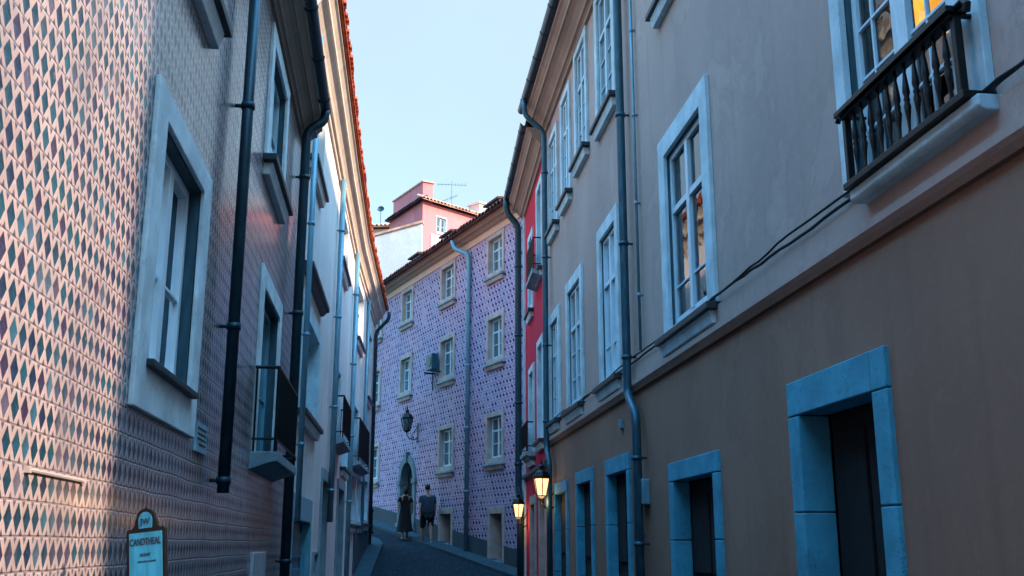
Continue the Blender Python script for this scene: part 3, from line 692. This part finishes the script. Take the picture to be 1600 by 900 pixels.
# ------------------------------------------------------------------ red house
B = thing('red_house', FRD, 'narrow crimson house at the end of the taupe one', 'house')
UR = 5.05; H = []
def RD(a, b, c, d_, **k): return window(B, FRD, a, b, c, d_, holes=H, **k)
RD(.55, 1.75, 7.35, 9.45, fw=.16, d=.2, kind='pair', mat='trim', sash='sashd')
RD(2.65, 3.7, 6.9, 8.85, fw=.15, d=.2, kind='pair', mat='trim', sash='sashd')
RD(.55, 1.75, 3.7, 5.9, fw=.16, d=.2, kind='pair', mat='trim', sash='sashd')
RD(2.5, 3.7, 3.5, 5.6, fw=.15, d=.2, kind='pair', mat='trim', sash='sashd')
balcony(B, FRD, .65, 2.1, 7.3, 8.0, .24, 'slab')
balcony(B, FRD, 2.5, 3.9, 3.6, 4.25, .22, 'slab')
for (a, b, z1) in ((.3, 1.6, 2.7), (2.3, 3.5, 2.65)): doorway(B, FRD, a, b, z1, fw=.15, ft=.2, d=.3, mat='trimbeige', holes=H, blocks=False)
hl = H
m = MB(); wall_holes(m, 0, UR, -.2, 10.3, H); shell(m, 0, UR, -.2, 10.3, 8); build(m, 'wall', 'red', B, FRD)
m = MB(); m.prof([(0, 3.08), (.05, 3.08), (.08, 3.12), (.08, 3.2), (0, 3.24)], 0, UR-.35); build(m, 'string_course', 'sill', B, FRD)
m = MB(); m.box(UR-.36, UR+.03, -.4, .045, -.2, 9.9); build(m, 'pilaster', 'trim', B, FRD)
cornice(B, FRD, 0, UR+.05, 9.75, .40, .50, 'corniceb'); gutter(B, FRD, 0.05, UR+.1, 10.36, .38, .08, 'piped', 1.0)
roof(B, FRD, 0, UR, 10.36, .42, 8.2, 1.3, 'tiledark')
u = UR-.06
pipe(B, FRD, [(u, .46, 10.3), (u, .46, 9.95), (u, .16, 9.6), (u, .16, 2.9), (u-.15, .13, 2.6), (u-.15, .13, -.1)], .085, 'piped', [(u, .16, z) for z in (8.5, 6.7, 5, 3.5)])
m = MB(); m.box(-.1, .1, 0, .015, -.08, .08); o = build(m, 'plaque', 'white_metal', None, FRD @ Matrix.Translation((2.0, 0, 2.95))); tag(o, 'small white plate on the crimson wall above the doors', 'plaque')

# ------------------------------------------------------------------ lilac tiled house closing the street
B = thing('lilac_tiled_house', FP, 'four storey house in lilac patterned tiles closing the end of the street', 'house')
F = FP; H = []
PU = -3.2; PE = 17
def PW(a, b, c, d_, **k): return window(B, F, a, b, c, d_, holes=H, fw=.15, d=.18, p=.04, kind='grid', mat='trimbeige', sillmat='slab', **k)

for (a, b) in ((.97, 2.28), (4.88, 6.28), (9.02, 10.38), (12.62, 13.98)):
    PW(a, b, 9.76, 11.16, real=False); PW(a, b, 7.0, 8.56)
for (a, b) in ((.97, 2.3), (4.86, 6.26), (12.5, 13.9)): PW(a, b, 3.95, 5.5)
doorway(B, F, .92, 2.1, 2.66, fw=.17, ft=.2, d=.35, mat='trimbeige', holes=H, blocks=False)
doorway(B, F, 4.84, 6.1, 2.75, fw=.17, ft=.2, d=.35, mat='trimbeige', holes=H, blocks=False)
# arched stone portal
pu0, pu1 = 8.35, 10.15; pa, pb = pu0+.26, pu1-.26; pc = (pa+pb)/2; rr = (pb-pa)/2; zs = 3.85; gz = g(38.4)-.2
out = [(pa, gz), (pa, zs)] + [(pc-rr*math.cos(PI*i/14), zs+rr*math.sin(PI*i/14)) for i in range(1, 14)] + [(pb, zs), (pb, gz)]
ou2 = [(pu0, gz), (pu0, zs)] + [(pc-(rr+.26)*math.cos(PI*i/14), zs+(rr+.26)*math.sin(PI*i/14)) for i in range(1, 14)] + [(pu1, zs), (pu1, gz)]
m = MB()
for i in range(len(out)-1):
    (x0, z0), (x1, z1) = out[i], out[i+1]; (X0, Z0), (X1, Z1) = ou2[i], ou2[i+1]
    y = .06
    m.quad((x0, y, z0), (x1, y, z1), (X1, y, Z1), (X0, y, Z0)); m.quad((X0, y, Z0), (X1, y, Z1), (X1, -.02, Z1), (X0, -.02, Z0)); m.quad((x0, y, z0), (x1, y, z1), (x1, -.25, z1), (x0, -.25, z0))
for x0 in (pu0-.08, pb-.03): m.box(x0, x0+.37, -.1, .10, zs-.14, zs+.02); m.box(x0, x0+.37, -.1, .11, gz, g(38.4)+.35)
m.poly([(pc-.08, zs+rr-.02), (pc+.08, zs+rr-.02), (pc+.13, zs+rr+.38), (pc-.13, zs+rr+.38)], 0, .12)
po_ = build(m, 'portal', 'portalstone', B, F)
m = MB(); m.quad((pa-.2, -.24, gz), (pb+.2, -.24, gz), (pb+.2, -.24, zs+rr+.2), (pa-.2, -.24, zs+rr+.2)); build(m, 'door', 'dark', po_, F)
H.append((pa-.002, pb+.002, -3, zs)); H.append((pa-.002, pb+.002, zs, zs+rr))
m = MB(); wall_holes(m, PU, PE, -.3, 11.6, H); shell(m, PU, PE, -.3, 11.6, 9); build(m, 'wall', 'tf', B, F)
# plinth that climbs with the road, broken at the doors
for a, b in ((PU, .92), (2.1, 4.84), (6.1, pu0), (pu1, PE)):
    m = MB(); n = 8; top = []; 
    for i in range(n+1):
        u = a+(b-a)*i/n; Y = (F @ Vector((u, 0, 0))).y; top.append((u, g(Y)+.58))
    m.poly([(a, -.2), *top, (b, -.2)], 0, .035); build(m, 'plinth', 'plinth', B, F)
m = MB(); m.prof([(0, 11.18), (.03, 11.18), (.03, 11.40), (0, 11.40)], PU, PE); build(m, 'frieze', 'peach', B, F)
cornice(B, F, PU, PE, 11.38, .34, .26, 'corniceb')
eave_tiles(B, F, PU, PE, 11.68, .50, 'tiledark', .12, .6, .35)
m = MB(); m.prof([(.42, 11.62), (.42, 11.66), (-4.5, 13.35), (-9.3, 11.6), (-9, 11.5), (-4.5, 13.2)], PU, PE); build(m, 'roof', 'tiledark', B, F)
u = 3.55
pipe(B, F, [(u+.75, .40, 11.55), (u+.62, .36, 11.25), (u+.05, .12, 10.95), (u, .10, 10.7), (u, .10, 1.3)], .075, 'pipel', [(u, .10, z) for z in (9.3, 7.2, 5.2, 3.2)])
for u in (2.6, 6.6, 9.9):
    m = MB(); yb, yf = -2.6, -.35; zf = 11.95
    m.box(u-.5, u+.5, yb, yf, zf-.2, zf+.55)
    d_ = build(m, 'dormer', 'pipel', B, F)
    m = MB(); m.prof([(yf+.12, zf+.53), (yf+.12, zf+.60), (yb, zf+.86), (yb, zf+.78)], u-.58, u+.58); build(m, 'dormer_roof', 'tiledark', d_, F)
    m = MB(); m.box(u-.38, u+.38, yf, yf+.03, zf+.05, zf+.46); build(m, 'pane', 'glassd', d_, F)

# ------------------------------------------------------------------ air conditioner
Fq = F @ Matrix.Translation((6.42, 0, 7.72)); t = thing('air_conditioner', Fq, 'small dark blue grey air conditioner hanging on the lilac tiled wall beside a window', 'air conditioner')
m = MB(); m.box(-.28, .28, .10, .36, -.26, .30); build(m, 'casing', 'pipe', t, Fq, bevel=.02)
m = MB(); m.tube([(-.03, .36, .02), (-.03, .375, .02)], .19, 18); build(m, 'fan_grille', 'piped', t, Fq)
m = MB(); m.box(-.3, -.26, 0, .42, -.36, -.30); m.box(.26, .30, 0, .42, -.36, -.30); m.tube([(.3, .05, -.1), (.42, .04, -.4), (.40, .04, -.9)], .02, 6); build(m, 'bracket', 'piped', t, Fq)

# ------------------------------------------------------------------ wall lanterns
def lantern(F, u, off, z, s, lit, label, zwall=None, arm='side'):
    Fq = F @ Matrix.Translation((u, 0, z)); t = thing('wall_lantern', Fq, label, 'lantern', 'lanterns fixed to the house walls')
    def R_(k): return k*s
    q = PI/4
    m = MB(); m.lathe((0, off, 0), [(.16*s, .30*s), (.175*s, .31*s), (.175*s, .335*s), (.12*s, .42*s), (.05*s, .47*s), (.055*s, .53*s), (.02*s, .56*s), (.02*s, .60*s), (.005*s, .66*s)], 6); build(m, 'cap', 'iron', t, Fq)
    m = MB(); m.lathe((0, off, 0), [(.09*s, 0), (.15*s, .298*s)], 6); gl = build(m, 'lamp_glass', 'glow' if lit else 'glassd', t, Fq)
    m = MB()
    for i in range(6):
        a = 2*PI*i/6; c, d = math.cos(a), math.sin(a)
        m.tube([(.094*s*c, off+.094*s*d, 0), (.156*s*c, off+.156*s*d, .30*s)], .009*s, 5)
    m.lathe((0, off, 0), [(.03*s, -.06*s), (.05*s, -.04*s), (.10*s, -.02*s), (.105*s, 0)], 6)
    build(m, 'cage', 'iron', t, Fq)
    m = MB()
    m.tube([(0, .0, -.18*s), (0, off*.35, -.25*s), (0, off*.75, -.22*s), (0, off, -.12*s), (0, off, -.04*s)], .014*s, 7)
    m.tube([(0, .0, .12*s), (0, off*.3, -.02*s), (0, off*.55, -.12*s), (0, off*.4, -.23*s)], .010*s, 7)
    m.box(-.03*s, .03*s, 0, .02, -.32*s, .20*s)
    build(m, 'bracket', 'iron', t, Fq)
    if lit:
        l = bpy.data.lights.new('lamp_bulb', 'POINT'); l.energy = lit; l.color = (1, .55, .22); l.shadow_soft_size = .10*s; l.specular_factor = 0
        o = bpy.data.objects.new('lamp_bulb', l); COL.objects.link(o); o.parent = t; o.matrix_basis = Matrix.Translation((0, off, -.14*s))
    return t
lantern(F, 8.30, .42, 5.55, 1.35, 0, 'large unlit black iron lantern above the arched portal of the lilac house')
lantern(FR, 16.35, .27, 2.48, 1.02, 4, 'lit lantern beside the downpipe where taupe and crimson houses meet')
lantern(FRD, 4.35, .22, 2.22, .95, 2.2, 'smaller lit lantern at the far end of the crimson house')

# ------------------------------------------------------------------ roofs and houses beyond
def far_box(name, label, o, d, wdt, depth, z0, z1, mat, group=None):
    Fh = frame(o, d); t = thing(name, Fh, label, 'house'); m = MB(); wall_holes(m, 0, wdt, z0, z1, []); shell(m, 0, wdt, z0, z1, depth); build(m, 'wall', mat, t, Fh); return t, Fh
# white gable wall
Fw = frame((-4.3, 48.0), (-1, .06))
t = thing('white_house', Fw, 'plain whitewashed gable wall rising behind the lilac house roof', 'house')
m = MB(); m.poly([(0, 2.5), (0, 16.55), (5.4, 15.1), (5.4, 2.5)], 0, .3); build(m, 'wall', 'white', t, Fw)
m = MB(); m.poly([(-.05, 16.55), (5.45, 15.1), (5.45, 15.2), (-.05, 16.67)], -.08, .38); build(m, 'coping', 'tilepale', t, Fw)
# pink house
c0 = Vector((-4.95, 55.0))
dR = Vector((.70, .714)); dL = Vector((-.50, .866))
Fk = frame((c0.x+dR.x*6.5, c0.y+dR.y*6.5), (-dR.x, -dR.y)); Fl = frame((c0.x, c0.y), (dL.x, dL.y))
t = thing('pink_house', Fk, 'pink house with pale tiled roof catching the sun above the white gable', 'house')
H = []
window(t, Fk, 4.72, 5.55, 18.45, 19.5, fw=.08, d=.12, kind='pair', mat='pinkw', sill=False, holes=H)
m = MB(); wall_holes(m, 0, 6.5, 4, 20.1, H); m.quad((6.5, -.05, 4), (6.5, -6, 4), (0, -6, 4), (0, -.05, 4)); 
build(m, 'front_wall', 'pink', t, Fk)
m = MB(); m.box(4.4, 5.9, 0, .05, 17.6, 18.35); build(m, 'band', 'pinkw', t, Fk)
m = MB(); wall_holes(m, 0, 4.6, 4, 20.1, []); build(m, 'side_wall', 'pink', t, Fl)
m = MB()
A = fpt(Fk, 0, 0, 4); Bq = fpt(Fk, 0, -5, 4); Cq = fpt(Fl, 4.6, 0, 4)
for p, q in ((A, Bq), (Bq, Cq)): m.quad(tuple(p), tuple(q), (q.x, q.y, 20.1), (p.x, p.y, 20.1))
build(m, 'back_wall', 'pink', t, Matrix())
eave_tiles(t, Fk, -.3, 6.75, 20.15, .35, 'tilepale', .13, .5, .45); eave_tiles(t, Fl, -.2, 4.6, 20.15, .30, 'tiledark', .12, .5, .45)
m = MB()
e0 = [fpt(Fk, -.3, .30, 20.15), fpt(Fk, 6.75, .30, 20.15), fpt(Fl, 4.7, .25, 20.15), fpt(Fk, -.3, -5, 20.15)]
ap0 = fpt(Fk, 1.6, -2.4, 21.3); ap1 = fpt(Fk, 4.9, -2.2, 21.3)
m.add([tuple(x) for x in (*e0, ap0, ap1)], [(0, 1, 5, 4), (1, 2, 5), (2, 3, 4, 5), (3, 0, 4)]); build(m, 'roof', 'tilepale', t, Matrix())
m = MB()
for i in range(26):
    u = -.2+i*.26; f_ = min(1, max(0, (u+.3)/1.9)) if u < 1.6 else (1 if u < 4.9 else max(0, (6.75-u)/1.85))
    m.tube([(u, .30, 20.2), (u, .30-2.6*f_, 20.2+1.13*f_)], .075, 6)
build(m, 'ridge_tiles', 'tilepale', t, Fk)
m = MB(); m.box(.3, 4.4, -.75, -.12, 20.1, 21.35); pr = build(m, 'parapet', 'pink', t, Fl); m = MB(); m.box(.22, 4.48, -.83, -.06, 21.35, 21.43); build(m, 'coping', 'tilepale', pr, Fl)
m = MB(); m.box(.2, 1.6, -1.5, -.6, 20.2, 21.3); m.box(.1, 1.7, -1.6, -.5, 21.3, 21.4); build(m, 'chimney', 'pinkw', t, Fk)
# ivory house
Fi = frame((-5.6, 61.0), (-1, .1)); t = thing('ivory_house', Fi, 'sunlit ivory house with pale roof tiles at far left of the skyline', 'house')
m = MB(); wall_holes(m, -.2, 6, 5, 20.4, []); shell(m, -.2, 6, 5, 20.4, 6); build(m, 'wall', 'creamfar', t, Fi)
eave_tiles(t, Fi, -.4, 6, 20.5, .35, 'tilepale', .13, .6, .4); m = MB(); m.prof([(.3, 20.5), (-3, 21.7), (-6.3, 20.4), (-6, 20.35)], -.4, 6); build(m, 'roof', 'tilepale', t, Fi)
Fd = Matrix.Translation((-8.0, 60.5, 20.6)); t = thing('satellite_dish', Fd, 'small round satellite dish on the ivory house roof', 'dish')
m = MB(); m.tube([(0, 0, -.2), (0, 0, .75)], .02, 6); build(m, 'mast', 'piped', t, Fd)
m = MB(); m.lathe((0, 0, 0), [(.02, 0), (.2, .03), (.34, .10), (.42, .19), (.40, .20), (.3, .11), (.02, .03)], 18)
o = build(m, 'reflector', 'piped', t, Fd); o.matrix_basis = Matrix.Translation((0, 0, .8)) @ Matrix.Rotation(math.radians(70), 4, 'X') @ Matrix.Scale(.5, 4)
# aerial
Fa = Matrix.Translation((-3.54, 58.0, 20.6)); t = thing('television_aerial', Fa, 'thin television aerial standing on the pink house roof against the sky', 'antenna')
m = MB(); m.tube([(0, 0, -.2), (0, 0, 1.75)], .02, 6); build(m, 'mast', 'pipe', t, Fa)
m = MB(); m.tube([(-.85, 0, 1.56), (.85, .1, 1.52)], .014, 5)
for i in range(9): x = -.8+i*.2; m.tube([(x, -.22, 1.55), (x, .22, 1.55)], .009, 4)
build(m, 'yagi', 'pipe', t, Fa)
m = MB(); m.tube([(-.6, -.1, .45), (.35, .1, .9)], .013, 5)
for i in range(6): x = -.55+i*.16; zz = .47+i*.075; m.tube([(x, -.05, zz-.13), (x, .05, zz+.13)], .009, 4)
build(m, 'lower_yagi', 'pipe', t, Fa)

# unseen block added behind the camera: its shadow cuts off the sun near the street
Fz = frame((26, -22), (.39, .92)); t = thing('rear_sun_blocker', Fz, 'unseen pale block added behind the viewer to shade the lower tiled wall', 'house')
m = MB(); wall_holes(m, -4, 26, -.5, 17.0, []); shell(m, -4, 26, -.5, 17.0, 9); build(m, 'wall', 'cream', t, Fz)
m = MB(); m.prof([(.4, 17.0), (-4.5, 18.2), (-9.4, 17.0)], -4.3, 26.3); build(m, 'roof', 'tilered', t, Fz)

# unseen block added behind the viewer to keep rear sky light out
Fe = frame((-7, -17), (1, 0)); t = thing('rear_sky_blocker', Fe, 'unseen brown block added behind the viewer to darken the lower street', 'house')
m = MB(); wall_holes(m, 0, 12.5, -.5, 12.5, []); shell(m, 0, 12.5, -.5, 12.5, 8); build(m, 'wall', 'taupe_low', t, Fe)
m = MB(); m.prof([(.3, 12.5), (-4, 14), (-8.3, 12.5)], -.2, 12.7); build(m, 'roof', 'tiledark', t, Fe)

# unseen block added beside the viewer, shaped to narrow the sun patch
a_ = (rx(1.0), 1.0); b_ = (a_[0]+9, 1.0-3.8); c_ = (14, -16); d_ = (rx(-16), -16)
t = thing('side_sun_blocker', Matrix.Translation((a_[0], a_[1], 0)), 'unseen taupe block added beside the viewer to narrow the sun patch', 'house')
m = MB(); q4 = [a_, b_, c_, d_]
for i in range(4):
    p, q = q4[i], q4[(i+1) % 4]; m.quad((p[0], p[1], -.5), (q[0], q[1], -.5), (q[0], q[1], 10.3), (p[0], p[1], 10.3))
build(m, 'wall', 'taupe', t, Matrix()); m = MB(); m.add([(*p, 10.3) for p in q4] + [(9, -8, 11.6)], [(0, 1, 4), (1, 2, 4), (2, 3, 4), (3, 0, 4)]); build(m, 'roof', 'tiledark', t, Matrix())

# ------------------------------------------------------------------ people
def skin_mesh(name, verts, edges, radii, mat, parent, F, sub=2):
    me = bpy.data.meshes.new(name); me.from_pydata(verts, edges, []); o = bpy.data.objects.new(name, me); COL.objects.link(o)
    o.parent = parent; o.matrix_basis = wm(parent).inverted() @ F; W[o.name] = F.copy()
    k = o.modifiers.new('skin', 'SKIN'); k.use_smooth_shade = True
    sv_ = me.skin_vertices[0].data
    for i, r in enumerate(radii): sv_[i].radius = r if isinstance(r, tuple) else (r, r); sv_[i].use_root = (i == 0)
    sm = o.modifiers.new('subsurf', 'SUBSURF'); sm.levels = sub; sm.render_levels = sub
    me.materials.append(MT[mat]); return o
def person(x, y, rz, label, kind, h):
    F = Matrix.Translation((x, y, g(y)+.01)) @ Matrix.Rotation(rz, 4, 'Z') @ Matrix.Scale(h/1.80, 4)
    t = thing('person', F, label, 'person', 'people walking up the street')
    # +y is the walking direction; the skeleton starts at the pelvis
    V = [(0, 0, .95), (0, .01, 1.10), (0, .0, 1.28), (0, -.01, 1.43), (0, .0, 1.53), (0, .03, 1.60), (0, .035, 1.68), (0, .03, 1.75)]
    E_ = [(i, i+1) for i in range(7)]; Rr = [(.155, .11), (.145, .10), (.17, .115), (.13, .085), (.055, .055), (.068, .08), (.078, .095), (.055, .07)]
    def chain(start, pts, rad):
        k = start
        for p, r in zip(pts, rad): V.append(p); Rr.append(r); E_.append((k, len(V)-1)); k = len(V)-1
    legs = [(-1, .24, -.10), (1, -.22, -.20)] if kind == 'man' else [(-1, -.20, -.16), (1, .20, -.08)]
    for sd, fy, ky in legs:
        kn = .10 if fy > 0 else .02
        foot = .06 if fy > 0 else .10
        chain(0, [(sd*.10, 0, .86), (sd*.105, kn*.9+fy*.3, .50), (sd*.10, fy*.75, .28), (sd*.10, fy, foot+.03), (sd*.11, fy+.10, .045), (sd*.115, fy+.19, .03)], [.10, .062, .058, .036, .038, .028])
    arms = [(-1, -.12), (1, .14)]
    for sd, ay in arms:
        chain(3, [(sd*.19, 0, 1.41), (sd*.25, ay*.4-.02, 1.17), (sd*.27, ay*1.1, .95), (sd*.275, ay*1.3, .87)], [.062, .045, .032, .028])
    b = skin_mesh('body', V, E_, Rr, 'skin', t, F)
    for sd, ay in arms:       # fingers
        for i in range(5):
            a = -.5+i*.25; hx, hy, hz = sd*.275, ay*1.3, .865
            if i == 4: fv = [(hx, hy, hz), (hx-sd*.012, hy+.03, hz-.025), (hx-sd*.012, hy+.04, hz-.05)]
            else: fv = [(hx, hy+a*.04, hz), (hx, hy+a*.07, hz-.05), (hx-sd*.012, hy+a*.06, hz-.088+abs(a)*.02)]
            skin_mesh('finger', fv, [(0, 1), (1, 2)], [.010, .009, .008], 'skin', b, F, 1)
    # ears, nose
    m = MB(); m.ball((0, .125, 1.655), .014, 8, .8, 1.2, 1.2); m.ball((-.078, .03, 1.665), .02, 8, .4, .8, 1.3); m.ball((.078, .03, 1.665), .02, 8, .4, .8, 1.3); build(m, 'face_features', 'skin', b, F, smooth=True)
    m = MB(); m.ball((-.03, .115, 1.685), .009, 8); m.ball((.03, .115, 1.685), .009, 8); build(m, 'eyes', 'hair', b, F, smooth=True)
    m = MB(); m.ball((0, .015, 1.725), .098, 14, .88, 1.08, .92)
    if kind == 'woman': m.ball((0, -.05, 1.64), .085, 14, .95, .8, 1.5)
    build(m, 'hair', 'hair', t, F, smooth=True)
    if kind == 'man':
        sv2 = [(0, 0, .86), (0, 0, 1.05), (0, .0, 1.25), (0, -.01, 1.42), (0, 0, 1.475)]; sr = [(.25, .18), (.245, .18), (.25, .17), (.19, .12), (.075, .07)]; se = [(0, 1), (1, 2), (2, 3), (3, 4)]
        for sd, ay in arms:
            k = len(sv2); sv2 += [(sd*.20, 0, 1.40), (sd*.245, ay*.35, 1.20)]; sr += [.085, .072]; se += [(3, k), (k, k+1)]
        skin_mesh('shirt', sv2, se, sr, 'shirt', t, F)
        sv2 = [(0, 0, .93)]; sr = [(.18, .135)]; se = []
        for sd, fy, ky in legs:
            k = len(sv2); sv2 += [(sd*.11, 0, .84), (sd*.115, fy*.22+.05, .62), (sd*.115, fy*.34+.05, .47)]; sr += [.125, .105, .098]; se += [(0, k), (k, k+1), (k+1, k+2)]
        skin_mesh('shorts', sv2, se, sr, 'shorts', t, F)
    else:
        m = MB(); n = 28; k = 0; lv = [(1.50, .085, .075), (1.44, .17, .11), (1.30, .175, .12), (1.12, .145, .105), (.95, .19, .14), (.7, .225, .19), (.45, .26, .25), (.27, .29, .30)]
        for i, (z, a, b2) in enumerate(lv):
            for j in range(n):
                q = 2*PI*j/n; fl = 1+.06*math.sin(q*7+i)*(i/7); m.v.append((a*fl*math.cos(q), b2*fl*math.sin(q), z))
        for i in range(len(lv)-1):
            for j in range(n): m.f.append((i*n+j, i*n+(j+1) % n, (i+1)*n+(j+1) % n, (i+1)*n+j))
        m.f.append(tuple(range(n)))
        build(m, 'dress', 'dress', t, F, smooth=True)
        sv2 = [(0, 0, 1.40)]; sr = [(.10, .08)]; se = []
        for sd, ay in arms:
            k = len(sv2); sv2 += [(sd*.19, 0, 1.41), (sd*.245, ay*.35, 1.20)]; sr += [.075, .06]; se += [(0, k), (k, k+1)]
        skin_mesh('sleeves', sv2, se, sr, 'dress', t, F)
    for sd, fy, ky in legs:
        foot = .06 if fy > 0 else .10
        skin_mesh('shoe', [(sd*.10, fy-.03, foot*.6), (sd*.11, fy+.08, .045), (sd*.117, fy+.20, .035)], [(0, 1), (1, 2)], [(.045, .045), (.047, .04), (.038, .03)], 'sole', t, F, 1)
    return t
person(-2.82, 35.4, math.radians(16), 'man in a dark blue shirt and black shorts walking up the street', 'man', 1.93)
person(-3.66, 36.4, math.radians(14), 'woman in a long black dress walking beside the man past the portal', 'woman', 1.78)

# bollard at the corner of the cream house
Fb = Matrix.Translation((-4.95, 37.4, g(37.4)+.08)); m = MB(); m.lathe((0, 0, 0), [(.10, 0), (.10, .08), (.07, .1), (.06, .72), (.085, .76), (.085, .80), (.05, .88), (.01, .92)], 14)
o = build(m, 'bollard', 'iron', None, Fb, smooth=True); tag(o, 'dark bollard at the far corner of the cream house', 'bollard')

# ------------------------------------------------------------------ sign on a post (left foreground)
Y = 4.2; sx = -.348*Y + .13; Fs = Matrix.Translation((sx, Y, .566)) @ Matrix.Rotation(math.radians(-10), 4, 'Z') @ Matrix.Rotation(math.radians(-6), 4, 'Y') @ Matrix.Scale(.66, 4)
t = thing('street_sign', Fs, 'arched black framed sign with bright blue panel in front of the tiled wall', 'sign')
hw = .125; zb, zt = 1.05, 1.655
def arch(k, hw, zb, zt, rise):
    pts = [(-hw, zb), (hw, zb), (hw, zt-.0), (hw*.93, zt+.012), (hw*.80, zt+.010), (hw*.58, zt+.025), (hw*.46, zt+.06)]
    top = [(hw*.40*math.cos(a), zt+.07+rise*math.sin(a)) for a in [PI*i/10 for i in range(11)]]
    left = [(-x, z) for x, z in pts[::-1]][:-2]
    return pts + top + left + [(-hw, zt)]
m = MB(); m.poly([(-hw, zb), (hw, zb), (hw, zt), (hw*.9, zt+.014), (hw*.74, zt+.012), (hw*.60, zt+.03), (hw*.52, zt+.065)] + [(hw*.48*math.cos(PI*i/10), zt+.075+.055*math.sin(PI*i/10)) for i in range(11)] + [(-hw*.52, zt+.065), (-hw*.60, zt+.03), (-hw*.74, zt+.012), (-hw*.9, zt+.014), (-hw, zt)], -.012, .012)
m.ball((0, 0, zt+.137), .009, 8)
fr_ = build(m, 'board', 'iron', t, Fs, bevel=.003)
m = MB(); m.poly([(-hw+.02, zb+.02), (hw-.02, zb+.02), (hw-.02, zt-.012), (-hw+.02, zt-.012)], -.016, -.0125)
m.poly([(-.042, zt+.012), (.042, zt+.012), (.044, zt+.05)] + [(.044*math.cos(PI*i/10), zt+.06+.048*math.sin(PI*i/10)) for i in range(11)] + [(-.044, zt+.05)], -.016, -.0125)
build(m, 'panel', 'signblue', t, Fs)
m = MB(); m.tube([(0, .03, -.8), (0, .03, 1.6)], .022, 12); m.lathe((0, .03, -.78), [(.06, 0), (.06, .03), (.03, .08)], 14); build(m, 'post', 'iron', t, Fs, smooth=True)
def text(s_, size, x, z, parent, F, sx=1.0):
    c = bpy.data.curves.new('lettering', 'FONT'); c.body = s_; c.size = size; c.extrude = .0008; c.align_x = 'CENTER'; c.offset = size*.012
    q = bpy.data.objects.new('lettering_curve', c); me = bpy.data.meshes.new_from_object(q); bpy.data.objects.remove(q)
    o = bpy.data.objects.new('lettering', me); COL.objects.link(o); me.materials.clear(); me.materials.append(MT['ink']); o.parent = parent
    o.matrix_basis = Matrix.Translation((x, -.0172, z)) @ Matrix.Rotation(PI/2, 4, 'X') @ Matrix.Diagonal((sx, 1, 1, 1)); return o
text('JW', .05, 0, zt+.035, t, Fs, .9)
text('CANDTHEAL', .058, 0, zt-.085, t, Fs, .58)
text('ELEGIT', .024, .0, zt-.15, t, Fs, .9)
text('PORTE DE LA CIDADE', .013, .01, zt-.185, t, Fs, .9)
